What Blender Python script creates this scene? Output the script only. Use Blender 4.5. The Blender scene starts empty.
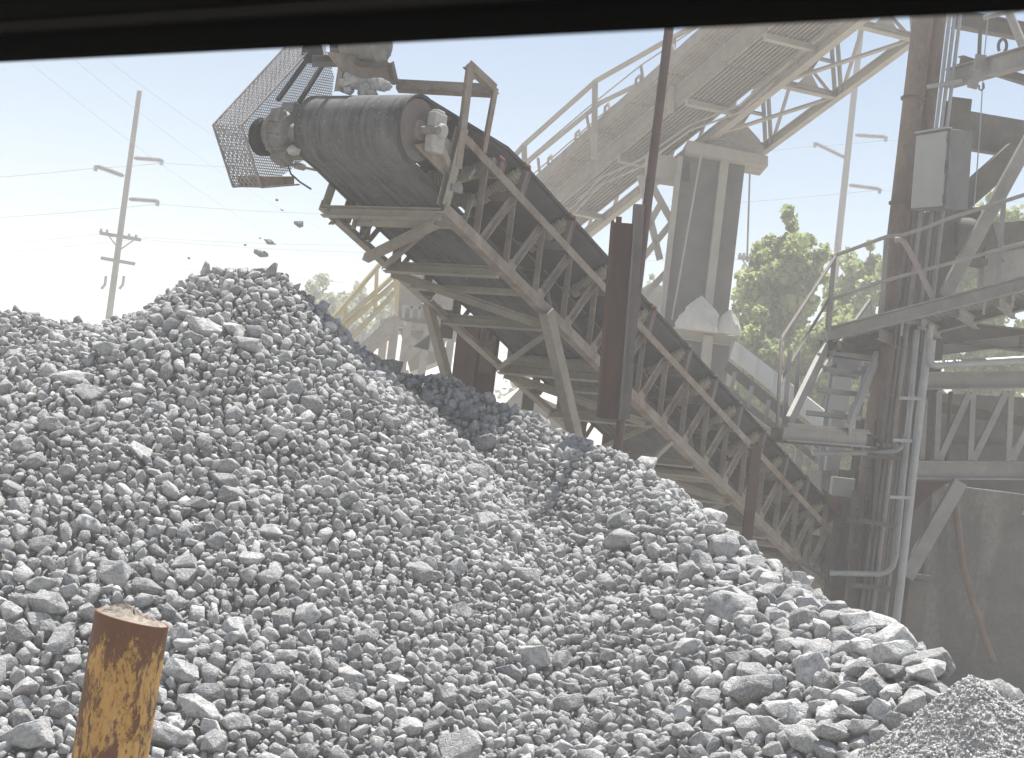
import bpy, math, random
import numpy as np
from mathutils import Vector, Matrix

R = math.radians
random.seed(7)
rng = np.random.default_rng(11)
scene = bpy.context.scene
col = scene.collection

# ------------------------------------------------------------------ camera
EYE = 2.2
F_PX, PITCH, ROLL = 1800.0, R(3.0), R(6.8)
cam_d = bpy.data.cameras.new('camera')
cam = bpy.data.objects.new('camera', cam_d)
col.objects.link(cam)
cam_d.sensor_width = 36.0
cam_d.lens = F_PX / 1024 * 36.0
cam_d.clip_start = 0.05
cam_d.clip_end = 3000
cam_d.dof.use_dof = True
cam_d.dof.focus_distance = 15.0
cam_d.dof.aperture_fstop = 26.0
_f = Vector((0, math.cos(PITCH), math.sin(PITCH)))
_r0 = Vector((1, 0, 0)); _u0 = _r0.cross(_f)
_r = _r0 * math.cos(ROLL) + _u0 * math.sin(ROLL)
_u = _r.cross(_f)
_m = Matrix((_r, _u, -_f)).transposed().to_4x4()
_m.translation = Vector((0, 0, EYE))
cam.matrix_world = _m
scene.camera = cam
CAM = Vector((0, 0, EYE))

# ------------------------------------------------------------------ light
SUN = Vector((0.13, 0.36, 0.925)).normalized()      # towards the sun: high, behind the pile and a little to the right
w = bpy.data.worlds.new('World'); scene.world = w; w.use_nodes = True
nt = w.node_tree; nt.nodes.clear()
wo = nt.nodes.new('ShaderNodeOutputWorld'); wb = nt.nodes.new('ShaderNodeBackground')
sky = nt.nodes.new('ShaderNodeTexSky'); sky.sky_type = 'NISHITA'; sky.sun_disc = False
sky.sun_elevation = math.asin(SUN.z)
sky.sun_rotation = math.atan2(SUN.x, SUN.y)
sky.air_density = 1.0; sky.dust_density = 0.5; sky.ozone_density = 0.3
wb.inputs['Strength'].default_value = 0.06
nt.links.new(sky.outputs[0], wb.inputs[0]); nt.links.new(wb.outputs[0], wo.inputs[0])
sl = bpy.data.lights.new('sun', 'SUN'); sl.energy = 5.0; sl.angle = R(0.55); sl.color = (1.0, 0.965, 0.91)
so = bpy.data.objects.new('sun', sl); col.objects.link(so)
so.rotation_euler = SUN.to_track_quat('Z', 'Y').to_euler(); so.location = (0, 0, 40)
scene.view_settings.view_transform = 'Standard'
scene.view_settings.look = 'None'
scene.view_settings.gamma = 1.0
scene.view_settings.exposure = 1.0
scene.cycles.max_bounces = 8
scene.cycles.volume_bounces = 1
scene.cycles.use_denoising = True

# ------------------------------------------------------------------ pixel helpers (directions only; the depth is given)
def ray(px, py):
    x = (px - 512) / F_PX; y = -(py - 379) / F_PX
    return _f + _r * x + _u * y
def P(px, py, Y):
    d = ray(px, py); return CAM + d * (Y / d.y)
def to_px(p):
    q = Vector(p) - CAM; d = q.dot(_f)
    return 512 + F_PX * q.dot(_r) / d, 379 - F_PX * q.dot(_u) / d
def G(px, py, Y):                    # the ground under a pixel's point
    p = P(px, py, Y); return Vector((p.x, p.y, 0))
def down(p, z=0.0): return Vector((p.x, p.y, z))

# ------------------------------------------------------------------ materials
def nodes(name):
    m = bpy.data.materials.new(name); m.use_nodes = True
    t = m.node_tree; b = t.nodes['Principled BSDF']
    return m, t, b
def N(t, kind, **kw):
    n = t.nodes.new(kind)
    for k, v in kw.items(): setattr(n, k, v)
    return n
def noise(t, scale, detail=4, rough=.55, vec=None, dist=0):
    n = N(t, 'ShaderNodeTexNoise'); n.inputs['Scale'].default_value = scale
    n.inputs['Detail'].default_value = detail; n.inputs['Roughness'].default_value = rough
    n.inputs['Distortion'].default_value = dist
    if vec is not None: t.links.new(vec, n.inputs['Vector'])
    return n.outputs['Fac']
def ramp(t, fac, stops):
    r = N(t, 'ShaderNodeValToRGB'); e = r.color_ramp.elements
    while len(e) < len(stops): e.new(.5)
    for q, (p, c) in zip(e, stops):
        q.position = p; q.color = (c, c, c, 1) if isinstance(c, (int, float)) else (*c, 1)
    t.links.new(fac, r.inputs[0]); return r.outputs[0]
def mix(t, fac, a, b):
    m = N(t, 'ShaderNodeMix', data_type='RGBA')
    for i, v in ((0, fac), (6, a), (7, b)):
        if isinstance(v, (int, float)): m.inputs[i].default_value = v
        elif isinstance(v, tuple): m.inputs[i].default_value = (*v, 1)
        else: t.links.new(v, m.inputs[i])
    return m.outputs[2]
def math_n(t, op, a, b):
    m = N(t, 'ShaderNodeMath', operation=op)
    for i, v in ((0, a), (1, b)):
        if isinstance(v, (int, float)): m.inputs[i].default_value = v
        else: t.links.new(v, m.inputs[i])
    return m.outputs[0]
def bump(t, b, h, strength=.3, dist=.02):
    n = N(t, 'ShaderNodeBump'); n.inputs['Strength'].default_value = strength
    n.inputs['Distance'].default_value = dist
    t.links.new(h, n.inputs['Height']); t.links.new(n.outputs[0], b.inputs['Normal'])
def pos(t, scale=(1, 1, 1)):
    g = N(t, 'ShaderNodeNewGeometry'); m = N(t, 'ShaderNodeMapping')
    m.inputs['Scale'].default_value = scale
    t.links.new(g.outputs['Position'], m.inputs[0]); return m.outputs[0]
def surf(name, c1, c2, dust=(.5, .47, .42), dust_amt=.4, scale=6, rough=.75, metal=0.0, bstr=.25, stretch=(1, 1, 1), top_dust=.35):
    """painted / rusty / dusty surface: two tones broken up by noise, settled dust in patches and on ledges"""
    m, t, b = nodes(name)
    v = pos(t, stretch)
    n1 = noise(t, scale, 6, .65, v, .4)
    base = mix(t, ramp(t, n1, [(.35, 0.0), (.65, 1.0)]), c1, c2)
    n2 = noise(t, scale * .45, 5, .6, v)
    n3 = noise(t, scale * 7, 4, .6, v)
    g = N(t, 'ShaderNodeNewGeometry'); s = N(t, 'ShaderNodeSeparateXYZ'); t.links.new(g.outputs['Normal'], s.inputs[0])
    up = math_n(t, 'MULTIPLY', math_n(t, 'MAXIMUM', s.outputs[2], 0.0), top_dust)
    d = math_n(t, 'ADD', math_n(t, 'MULTIPLY', ramp(t, n2, [(.3, 0.0), (.72, 1.0)]), dust_amt), up)
    d = math_n(t, 'MULTIPLY', d, ramp(t, n3, [(.25, .45), (.6, 1.0)]))
    d = math_n(t, 'MINIMUM', d, .95)
    colr = mix(t, d, base, dust)
    t.links.new(colr, b.inputs['Base Color'])
    b.inputs['Roughness'].default_value = rough; b.inputs['Metallic'].default_value = metal
    b.inputs['Specular IOR Level'].default_value = .3
    bump(t, b, math_n(t, 'ADD', n3, n1), bstr, .008)
    return m

M = {}
M['frame_tan'] = surf('dusty_tan_steel', (.19, .165, .13), (.27, .24, .195), (.40, .365, .31), .55, 5)
M['frame_rust'] = surf('rusty_truss_steel', (.13, .085, .062), (.22, .175, .145), (.40, .365, .315), .6, 7)
M['rust_dark'] = surf('dark_rust', (.045, .018, .011), (.085, .034, .02), (.16, .10, .07), .22, 4, .7, 0, .25, (1, 1, .25), .2)
M['pole_brown'] = surf('brown_pole', (.07, .045, .038), (.10, .065, .055), (.2, .16, .14), .2, 4, top_dust=.1)
M['post_grey'] = surf('grey_brown_steel', (.10, .09, .085), (.14, .12, .11), (.25, .22, .2), .3, 5)
M['plant_grey'] = surf('dusty_grey_steel', (.17, .165, .155), (.25, .24, .225), (.38, .36, .33), .5, 3)
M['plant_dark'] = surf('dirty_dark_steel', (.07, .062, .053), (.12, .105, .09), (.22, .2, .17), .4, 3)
M['galv'] = surf('dusty_galvanised_pipe', (.24, .245, .25), (.32, .325, .33), (.42, .41, .38), .35, 5, .5, .2)
M['col_rust'] = surf('rusty_pipe_column', (.055, .038, .03), (.19, .115, .08), (.27, .235, .2), .55, 3.2, .8, 0, .3, (1, 1, .5), .1)
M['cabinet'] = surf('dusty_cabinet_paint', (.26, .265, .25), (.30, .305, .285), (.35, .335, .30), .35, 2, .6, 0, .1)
M['cabinet_shaded'] = surf('cabinet_shaded_paint', (.10, .10, .105), (.14, .14, .14), (.22, .215, .2), .35, 3)  # darker copy of the cabinet paint: side shade put into the colour
M['far_steel'] = surf('dusty_hazed_steel', (.27, .245, .21), (.34, .31, .27), (.41, .38, .335), .5, 2)  # settled dust, with some airborne haze painted in as extra paleness
M['far_deck'] = surf('dusty_hazed_deck', (.20, .18, .155), (.27, .245, .215), (.36, .335, .295), .4, 5)  # same mix: dust coat plus haze put into the pale colour
M['far_dark'] = surf('dusty_dark_steel', (.08, .077, .07), (.12, .115, .105), (.2, .19, .172), .4, 2)
M['dust_heap'] = surf('grey_stone_dust', (.45, .43, .39), (.55, .525, .48), (.6, .57, .52), .4, 5, .95, 0, .5)
M['belt'] = surf('worn_rubber_belt', (.022, .022, .022), (.04, .039, .038), (.15, .145, .135), .3, 3, .7, 0, .2, (1, 1, 1), .2)
M['roll_tan'] = surf('dusty_rubber_roll', (.27, .24, .18), (.36, .325, .25), (.43, .40, .33), .5, 8)
M['red_bracket'] = surf('chipped_red_paint', (.11, .02, .015), (.14, .035, .027), (.28, .25, .22), .5, 14, .7)
M['machine'] = surf('caked_machine_steel', (.09, .085, .08), (.19, .18, .165), (.38, .36, .33), .55, 9, .8, 0, .6)
M['bearing'] = surf('caked_bearing', (.3, .29, .27), (.4, .385, .36), (.48, .46, .43), .5, 12, .9, 0, .6)
M['guard'] = surf('expanded_metal', (.2, .18, .17), (.30, .28, .265), (.4, .38, .36), .4, 9, top_dust=.1)
M['rubber'] = surf('black_rubber', (.012, .012, .012), (.02, .02, .02), (.1, .1, .1), .2, 6, top_dust=.1)
M['wood_pole'] = surf('weathered_wood_pole', (.21, .198, .185), (.27, .255, .24), (.34, .325, .31), .2, 3, .9, 0, .2, (4, 4, .3), .1)
M['insulator'] = surf('grey_polymer', (.25, .25, .26), (.3, .3, .31), (.35, .35, .35), .2, 3, top_dust=.1)
M['wire'] = surf('wire_metal', (.3, .3, .31), (.36, .36, .37), (.4, .4, .4), .1, 1, top_dust=0)
M['yellow'] = surf('dusty_yellow_paint', (.46, .37, .13), (.5, .42, .19), (.52, .48, .38), .7, 3)
M['white_sheet'] = surf('white_sheet_metal', (.62, .61, .58), (.68, .67, .64), (.58, .55, .5), .4, 1.5, .6)
M['blue'] = surf('faded_blue_paint', (.10, .12, .17), (.12, .15, .2), (.28, .28, .28), .6, 4)
M['bark'] = surf('tree_bark', (.10, .085, .065), (.16, .135, .105), (.2, .18, .15), .2, 8, .95, 0, .5)
M['trim'] = surf('shaded_window_trim', (.003, .003, .003), (.004, .004, .004), (.006, .006, .005), .2, 4, .6, 0, .05, (1, 1, 1), 0)  # near-black: the dark interior's shade is put into the colour
for _q in ('trim',):
    _b = M[_q].node_tree.nodes['Principled BSDF']; _b.inputs['Specular IOR Level'].default_value = .0; _b.inputs['Roughness'].default_value = 1
M['trim_lip'] = surf('grey_window_lip', (.014, .013, .012), (.016, .015, .014), (.018, .018, .016), .2, 4, .5, 0, .05, (1, 1, 1), 0)
M['seal'] = surf('black_rubber_seal', (.002, .002, .002), (.003, .003, .003), (.004, .004, .004), .2, 4, .95, 0, .05, (1, 1, 1), 0)
for _q in ('trim_lip', 'seal'): M[_q].node_tree.nodes['Principled BSDF'].inputs['Specular IOR Level'].default_value = 0
M['hose'] = surf('dusty_hose', (.10, .06, .05), (.14, .09, .075), (.2, .17, .15), .35, 4)
M['pink_hose'] = surf('faded_red_hose', (.22, .16, .15), (.27, .21, .2), (.34, .31, .3), .5, 6)

def concrete_mat():
    m, t, b = nodes('stained_concrete'); v = pos(t)
    n1 = noise(t, .9, 6, .6, v, .6); n2 = noise(t, 2.4, 5, .6, pos(t, (1, 1, .18))); n3 = noise(t, 14, 5, .6, v)
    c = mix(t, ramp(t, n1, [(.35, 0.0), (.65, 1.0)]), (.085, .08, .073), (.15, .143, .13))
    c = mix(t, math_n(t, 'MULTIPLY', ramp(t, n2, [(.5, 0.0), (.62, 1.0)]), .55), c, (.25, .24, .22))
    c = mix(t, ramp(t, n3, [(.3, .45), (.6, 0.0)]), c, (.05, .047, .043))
    t.links.new(c, b.inputs['Base Color']); b.inputs['Roughness'].default_value = .95
    bump(t, b, math_n(t, 'ADD', n3, n2), .4, .02); return m
M['concrete'] = concrete_mat()

def ground_mat():
    m, t, b = nodes('dusty_yard'); v = pos(t)
    n1 = noise(t, .25, 6, .6, v); n2 = noise(t, 3, 6, .65, v); n3 = noise(t, 30, 3, .6, v)
    c = mix(t, n1, (.36, .335, .295), (.46, .435, .39)); c = mix(t, ramp(t, n2, [(.4, 0.0), (.7, .6)]), c, (.3, .28, .25))
    t.links.new(c, b.inputs['Base Color']); b.inputs['Roughness'].default_value = .95
    bump(t, b, math_n(t, 'ADD', n2, n3), .5, .04); return m
M['ground'] = ground_mat()

def stone_mat(name, tone_attr):
    m, t, b = nodes(name); v = pos(t)
    if tone_attr:
        a = N(t, 'ShaderNodeAttribute'); a.attribute_name = 'tone'; tone = a.outputs['Fac']
    else:
        o = N(t, 'ShaderNodeObjectInfo'); sp_ = N(t, 'ShaderNodeSeparateColor'); t.links.new(o.outputs['Color'], sp_.inputs[0]); tone = sp_.outputs[0]
    c = ramp(t, tone, [(0.0, (.20, .202, .205)), (.35, (.37, .37, .369)), (.7, (.49, .488, .482)), (1.0, (.65, .645, .632))])
    n1 = noise(t, 16, 6, .68, v, .5); n2 = noise(t, 70, 5, .7, v); n3 = noise(t, 5, 4, .6, v)
    c = mix(t, ramp(t, n1, [(.34, .7), (.6, 0.0)]), c, (.17, .17, .17))
    c = mix(t, ramp(t, n2, [(.5, 0.0), (.7, .8)]), c, (.64, .625, .595))
    c = mix(t, ramp(t, n3, [(.55, 0.0), (.75, .35)]), c, (.46, .45, .425))
    t.links.new(c, b.inputs['Base Color']); b.inputs['Roughness'].default_value = .9
    b.inputs['Specular IOR Level'].default_value = .25
    vz = N(t, 'ShaderNodeTexVoronoi', feature='DISTANCE_TO_EDGE'); vz.inputs['Scale'].default_value = 22; t.links.new(v, vz.inputs['Vector'])
    n4 = noise(t, 140, 3, .7, v)
    c = mix(t, ramp(t, n4, [(.36, .35), (.46, 0.0)]), c, (.2, .2, .2)); t.links.new(c, b.inputs['Base Color'])
    bump(t, b, math_n(t, 'ADD', math_n(t, 'ADD', n1, math_n(t, 'MULTIPLY', n2, .6)), math_n(t, 'MULTIPLY', ramp(t, vz.outputs['Distance'], [(0.0, 0.0), (.08, 1.0)]), .2)), .9, .018); return m
M['stone'] = stone_mat('crushed_limestone', True)
M['rock'] = stone_mat('limestone_chunk', False)

def bollard_mat():
    m, t, b = nodes('rusting_yellow_paint')
    tc = N(t, 'ShaderNodeTexCoord')
    def mp(s):
        q = N(t, 'ShaderNodeMapping'); q.inputs['Scale'].default_value = s; t.links.new(tc.outputs['Object'], q.inputs[0]); return q.outputs[0]
    n1 = noise(t, 13, 9, .8, mp((1, 1, .4)), .5); n2 = noise(t, 60, 6, .75, mp((1, 1, .45))); n3 = noise(t, 3.5, 5, .6, mp((1, 1, .35)), .4)
    sx = N(t, 'ShaderNodeSeparateXYZ'); t.links.new(tc.outputs['Object'], sx.inputs[0])
    top = N(t, 'ShaderNodeMapRange'); top.inputs[1].default_value = -.16; top.inputs[2].default_value = -.02
    t.links.new(sx.outputs[2], top.inputs[0])
    c = mix(t, ramp(t, n3, [(.3, 0.0), (.7, 1.0)]), (.38, .20, .045), (.50, .31, .085))
    c = mix(t, ramp(t, n2, [(.48, 0.0), (.62, .75)]), c, (.25, .11, .03)); c = mix(t, ramp(t, noise(t, 6, 6, .7, mp((1, 1, .3))), [(.5, 0.0), (.7, .6)]), c, (.50, .38, .20))
    r = math_n(t, 'ADD', n1, math_n(t, 'MULTIPLY', top.outputs[0], .16))
    r = math_n(t, 'ADD', r, math_n(t, 'MULTIPLY', math_n(t, 'SUBTRACT', n2, .5), .35))
    k = ramp(t, r, [(.475, 0.0), (.53, 1.0)])
    c = mix(t, k, c, mix(t, n2, (.05, .019, .007), (.17, .058, .016)))
    t.links.new(c, b.inputs['Base Color']); b.inputs['Roughness'].default_value = .75
    bump(t, b, math_n(t, 'SUBTRACT', math_n(t, 'MULTIPLY', n2, .4), k), .5, .004); return m
M['bollard'] = bollard_mat()

def leaf_mat(name, c1, c2):
    m, t, b = nodes(name); a = N(t, 'ShaderNodeAttribute'); a.attribute_name = 'tone'
    c = mix(t, a.outputs['Fac'], c1, c2)
    t.links.new(c, b.inputs['Base Color']); b.inputs['Roughness'].default_value = .55
    tr = N(t, 'ShaderNodeBsdfTranslucent'); t.links.new(c, tr.inputs[0])
    ms = N(t, 'ShaderNodeMixShader'); ms.inputs[0].default_value = .5
    t.links.new(b.outputs[0], ms.inputs[1]); t.links.new(tr.outputs[0], ms.inputs[2])
    t.links.new(ms.outputs[0], t.nodes['Material Output'].inputs[0]); return m
M['leaf'] = leaf_mat('dusty_green_leaves', (.22, .265, .09), (.47, .52, .24))
M['leaf_far'] = leaf_mat('dusty_hazed_leaves', (.22, .25, .15), (.38, .40, .28))  # paler far foliage, distance haze partly put into the leaf colour

# ------------------------------------------------------------------ mesh helpers
class MB:
    def __init__(s): s.v = []; s.f = []
    def add(s, v, f):
        o = len(s.v); s.v += [Vector(p) for p in v]; s.f += [tuple(i + o for i in q) for q in f]; return s
    def hexa(s, p):                   # 8 points: bottom ring 0-3, top ring 4-7
        return s.add(p, [(3, 2, 1, 0), (4, 5, 6, 7), (0, 1, 5, 4), (1, 2, 6, 5), (2, 3, 7, 6), (3, 0, 4, 7)])
    def box(s, c, h, ax=None):
        c = Vector(c); X, Y, Z = ax or (Vector((1, 0, 0)), Vector((0, 1, 0)), Vector((0, 0, 1)))
        q = []
        for z in (-1, 1):
            for x, y in ((-1, -1), (1, -1), (1, 1), (-1, 1)):
                q.append(c + X * h[0] * x + Y * h[1] * y + Z * h[2] * z)
        return s.hexa(q)
    def prism(s, poly, off):          # closed 3-D polygon pushed along off
        n = len(poly); off = Vector(off)
        return s.add(list(poly) + [Vector(p) + off for p in poly], [tuple(range(n))[::-1], tuple(range(n, 2 * n))] + [(i, (i + 1) % n, n + (i + 1) % n, n + i) for i in range(n)])
    def profile(s, a, b, poly, up=(0, 0, 1)):
        a = Vector(a); b = Vector(b); d = (b - a).normalized(); up = Vector(up)
        if abs(d.dot(up)) > .98: up = Vector((1, 0, 0)) if abs(d.x) < .9 else Vector((0, 1, 0))
        x = d.cross(up).normalized(); y = x.cross(d).normalized()
        return s.prism([a + x * q[0] + y * q[1] for q in poly], b - a)
    def bar(s, a, b, w, h=None, up=(0, 0, 1)):
        h = h or w
        return s.profile(a, b, [(-w / 2, -h / 2), (w / 2, -h / 2), (w / 2, h / 2), (-w / 2, h / 2)], up)
    def angle(s, a, b, w, th=None, up=(0, 0, 1), fx=1, fy=1):
        th = th or w * .16; h = w / 2
        p = [(-h, -h), (h, -h), (h, -h + th), (-h + th, -h + th), (-h + th, h), (-h, h)]
        return s.profile(a, b, [(x * fx, y * fy) for x, y in p], up)
    def chan(s, a, b, w, h, th=None, up=(0, 0, 1), fx=1):
        th = th or h * .1; w2 = w / 2; h2 = h / 2
        p = [(-w2, -h2), (w2, -h2), (w2, -h2 + th), (-w2 + th, -h2 + th), (-w2 + th, h2 - th), (w2, h2 - th), (w2, h2), (-w2, h2)]
        return s.profile(a, b, [(x * fx, y) for x, y in p], up)
    def ibeam(s, a, b, w, h, th=None, up=(0, 0, 1)):
        th = th or min(w, h) * .1; w2 = w / 2; h2 = h / 2; t2 = th * .4
        p = [(-w2, -h2), (w2, -h2), (w2, -h2 + th), (t2, -h2 + th), (t2, h2 - th), (w2, h2 - th), (w2, h2), (-w2, h2), (-w2, h2 - th), (-t2, h2 - th), (-t2, -h2 + th), (-w2, -h2 + th)]
        return s.profile(a, b, p, up)
    def tube(s, pts, r, n=8, cap=True):
        pts = [Vector(p) for p in pts]; rr = r if isinstance(r, (list, tuple)) else [r] * len(pts)
        rings = []; prev = None
        for i, p in enumerate(pts):
            d = (pts[min(i + 1, len(pts) - 1)] - pts[max(i - 1, 0)]).normalized()
            if prev is None:
                u = Vector((0, 0, 1)) if abs(d.z) < .9 else Vector((1, 0, 0)); x = d.cross(u).normalized()
            else:
                x = prev - d * prev.dot(d); x.normalize()
            prev = x; y = d.cross(x)
            rings.append([p + x * rr[i] * math.cos(2 * math.pi * k / n) + y * rr[i] * math.sin(2 * math.pi * k / n) for k in range(n)])
        v = [q for g in rings for q in g]; f = []
        for i in range(len(pts) - 1):
            for k in range(n):
                f.append((i * n + k, i * n + (k + 1) % n, (i + 1) * n + (k + 1) % n, (i + 1) * n + k))
        if cap: f += [tuple(range(n))[::-1], tuple(range((len(pts) - 1) * n, len(pts) * n))]
        return s.add(v, f)
    def lathe(s, a, axis, prof, n=20):   # prof: (distance along the axis, radius)
        a = Vector(a); d = Vector(axis).normalized(); u = Vector((0, 0, 1)) if abs(d.z) < .9 else Vector((1, 0, 0))
        x = d.cross(u).normalized(); y = d.cross(x)
        v = []; f = []
        for (t, r) in prof:
            for k in range(n):
                v.append(a + d * t + x * r * math.cos(2 * math.pi * k / n) + y * r * math.sin(2 * math.pi * k / n))
        for i in range(len(prof) - 1):
            for k in range(n): f.append((i * n + k, i * n + (k + 1) % n, (i + 1) * n + (k + 1) % n, (i + 1) * n + k))
        f += [tuple(range(n))[::-1], tuple(range((len(prof) - 1) * n, len(prof) * n))]
        return s.add(v, f)

def empty(name, loc, label=None, cat=None, group=None):
    o = bpy.data.objects.new(name, None); col.objects.link(o); o.location = loc; o.empty_display_size = .2
    return tag(o, label, cat, group)
def tag(o, label=None, cat=None, group=None, kind=None):
    if label: o['label'] = label
    if cat: o['category'] = cat
    if group: o['group'] = group
    if kind: o['kind'] = kind
    return o
def wloc(o):
    l = Vector(o.location)
    while o.parent: o = o.parent; l = l + Vector(o.location)
    return l
def ob(name, mb, mat, parent=None, smooth=False, bev=0.0, base=False):
    v = mb.v; n = len(v)
    lo = Vector((min(p.x for p in v), min(p.y for p in v), min(p.z for p in v)))
    hi = Vector((max(p.x for p in v), max(p.y for p in v), max(p.z for p in v)))
    c = (lo + hi) / 2
    if base: c.z = lo.z
    me = bpy.data.meshes.new(name); me.from_pydata([p - c for p in v], [], mb.f)
    me.materials.append(M[mat] if isinstance(mat, str) else mat)
    if smooth:
        me.polygons.foreach_set('use_smooth', [True] * len(me.polygons)); me.set_sharp_from_angle(angle=R(38))
    me.update()
    o = bpy.data.objects.new(name, me); col.objects.link(o)
    if parent is not None:
        o.parent = parent; o.location = c - wloc(parent)
    else: o.location = c
    if bev:
        b = o.modifiers.new('bevel', 'BEVEL'); b.width = bev; b.segments = 2; b.limit_method = 'ANGLE'
    return o
def np_mesh(name, V, Fc, mat, k=3, tone=None, smooth=False):
    me = bpy.data.meshes.new(name); nf = len(Fc)
    me.vertices.add(len(V)); me.vertices.foreach_set('co', np.ascontiguousarray(V, dtype=np.float32).ravel())
    me.loops.add(nf * k); me.loops.foreach_set('vertex_index', np.ascontiguousarray(Fc, dtype=np.int32).ravel())
    me.polygons.add(nf); me.polygons.foreach_set('loop_start', np.arange(0, nf * k, k, dtype=np.int32))
    me.polygons.foreach_set('loop_total', np.full(nf, k, dtype=np.int32))
    if smooth: me.polygons.foreach_set('use_smooth', np.ones(nf, dtype=bool))
    if tone is not None:
        a = me.attributes.new('tone', 'FLOAT', 'POINT'); a.data.foreach_set('value', np.ascontiguousarray(tone, dtype=np.float32))
    me.update(calc_edges=True); me.materials.append(M[mat]); return me

# ------------------------------------------------------------------ ground
g = MB(); S = 170
g.add([(-S, -30, 0), (S, -30, 0), (S, 2 * S - 60, 0), (-S, 2 * S - 60, 0)], [(0, 1, 2, 3)])
o = ob('ground', g, 'ground'); tag(o, 'pale dusty yard ground under the machinery', None, None, 'structure')

# ------------------------------------------------------------------ the stone pile
APEX = (-2.06, 14.3, EYE + 1.46)
RIDGE_B = [tuple(P(*q[:3]) + Vector((0, 0, q[3]))) for q in ((345, 352, 16.2, .17), (395, 386, 16.6, .18), (450, 403, 16.6, .27), (500, 423, 16.3, .26), (560, 441, 15.8, .17), (620, 464, 15.0, .07), (680, 501, 13.7, .03), (740, 545, 12.5, .04), (800, 588, 11.6, .05), (850, 608, 10.9, .05), (900, 632, 10.3, .05), (925, 660, 9.6, .03), (950, 725, 9.0, 0))]
RIDGE_C = [(-2.6, 16.4, EYE + 1.02), (-3.6, 16.6, EYE + 1.06), (-4.8, 16.4, EYE + .98), (-7.5, 16.0, EYE + .8)]
def seg_h(x, y, pts, sl):
    best = np.full_like(x, -9.0)
    for (a, b) in zip(pts[:-1], pts[1:]):
        dx, dy = b[0] - a[0], b[1] - a[1]; L = dx * dx + dy * dy
        t = np.clip(((x - a[0]) * dx + (y - a[1]) * dy) / L, 0, 1)
        d = np.sqrt((x - a[0] - t * dx) ** 2 + (y - a[1] - t * dy) ** 2 + .02)
        best = np.maximum(best, a[2] + t * (b[2] - a[2]) - sl * d)
    return best
def smax(a, b, k=.12):
    h = np.clip(.5 + .5 * (a - b) / k, 0, 1); return b + (a - b) * h + k * h * (1 - h)
def vnoise(x, y, f, seed):
    r = np.random.default_rng(seed).random((64, 64)); X = x * f + 100; Y = y * f + 100
    i = np.floor(X).astype(int); j = np.floor(Y).astype(int); u = X - i; v = Y - j; u = u * u * (3 - 2 * u); v = v * v * (3 - 2 * v)
    q = lambda a, b: r[a % 64, b % 64]
    return (q(i, j) * (1 - u) + q(i + 1, j) * u) * (1 - v) + (q(i, j + 1) * (1 - u) + q(i + 1, j + 1) * u) * v - .5
def pile_h(x, y):
    x = np.asarray(x, float); y = np.asarray(y, float)
    tt = np.clip((x + 2.35) / .32, 0, 1); ux = x + 2.35 - tt * .32; d = np.sqrt((ux * np.where(ux > 0, 1.16, 1.0)) ** 2 + (y - 14.35 + tt * .05) ** 2 + .015)
    a = APEX[2] - .70 * d + .016 * d * d
    # a low ramp of spilled stone towards the lower left
    c = seg_h(x, y, RIDGE_C, .6)
    b = seg_h(x, y, RIDGE_B, .62)
    l = seg_h(x, y, [(-4.6, 13.6, EYE + .05), (-3.2, 11.6, EYE - .62), (-2.4, 10.6, EYE - 1.0)], .45)
    h = smax(smax(smax(a, b), c), l, .3)
    h = h + .12 * vnoise(x, y, .8, 1) + .12 * vnoise(x, y, 2.0, 2) + .06 * vnoise(x, y, 4.2, 3)
    return h
# stone prototypes
def proto(sub, r, elong=None, cuts=None):
    """broken stone: convex hull of scattered points, worn edges; sub 1 plain, 2 worn edges, 3 and 4 with rough faces"""
    import bmesh
    n = cuts or int(r.integers(9, 15))
    i = np.arange(n) + .5; ph = np.arccos(1 - 2 * i / n); th = np.pi * (1 + 5 ** .5) * i + r.uniform(0, 6)
    p = np.stack([np.cos(th) * np.sin(ph), np.sin(th) * np.sin(ph), np.cos(ph)], 1) + r.normal(size=(n, 3)) * .24
    p *= r.uniform(.85, 1.1, n)[:, None] / np.linalg.norm(p, axis=1)[:, None]
    s = np.array(elong) if elong is not None else np.array([1.0, r.uniform(.6, .95), r.uniform(.45, .8)])
    p = p * s
    bm = bmesh.new()
    for q in p: bm.verts.new(q)
    g = bmesh.ops.convex_hull(bm, input=bm.verts[:])
    bmesh.ops.delete(bm, geom=[e for e in g['geom_interior'] if isinstance(e, bmesh.types.BMVert)], context='VERTS')
    bmesh.ops.dissolve_limit(bm, angle_limit=R(17), verts=bm.verts[:], edges=bm.edges[:])
    if sub >= 2: bmesh.ops.bevel(bm, geom=bm.edges[:] + bm.verts[:], offset=.055 if sub == 2 else .045, segments=1, affect='EDGES', profile=.6, clamp_overlap=True)
    bmesh.ops.triangulate(bm, faces=bm.faces[:])
    if sub >= 3:
        for _ in range(sub - 1):
            bmesh.ops.subdivide_edges(bm, edges=[e for e in bm.edges if e.calc_length() > .16], cuts=1, use_grid_fill=True); bmesh.ops.triangulate(bm, faces=bm.faces[:])
    v = np.array([q.co[:] for q in bm.verts]); bm.verts.index_update()
    f = np.array([[q.index for q in fc.verts] for fc in bm.faces]); bm.free()
    if sub >= 3:
        for fr, am in ((4, .010), (10, .006), (22, .003)):
            q = r.normal(size=(9, 3)) * fr; pz = r.uniform(0, 6, 9); v = v * (1 + sum(np.sin(v @ q[j] + pz[j]) for j in range(9)) * am)[:, None]
    v = v - v.mean(0); v /= np.sqrt((v ** 2).sum(1)).mean()
    return v, f
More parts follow.
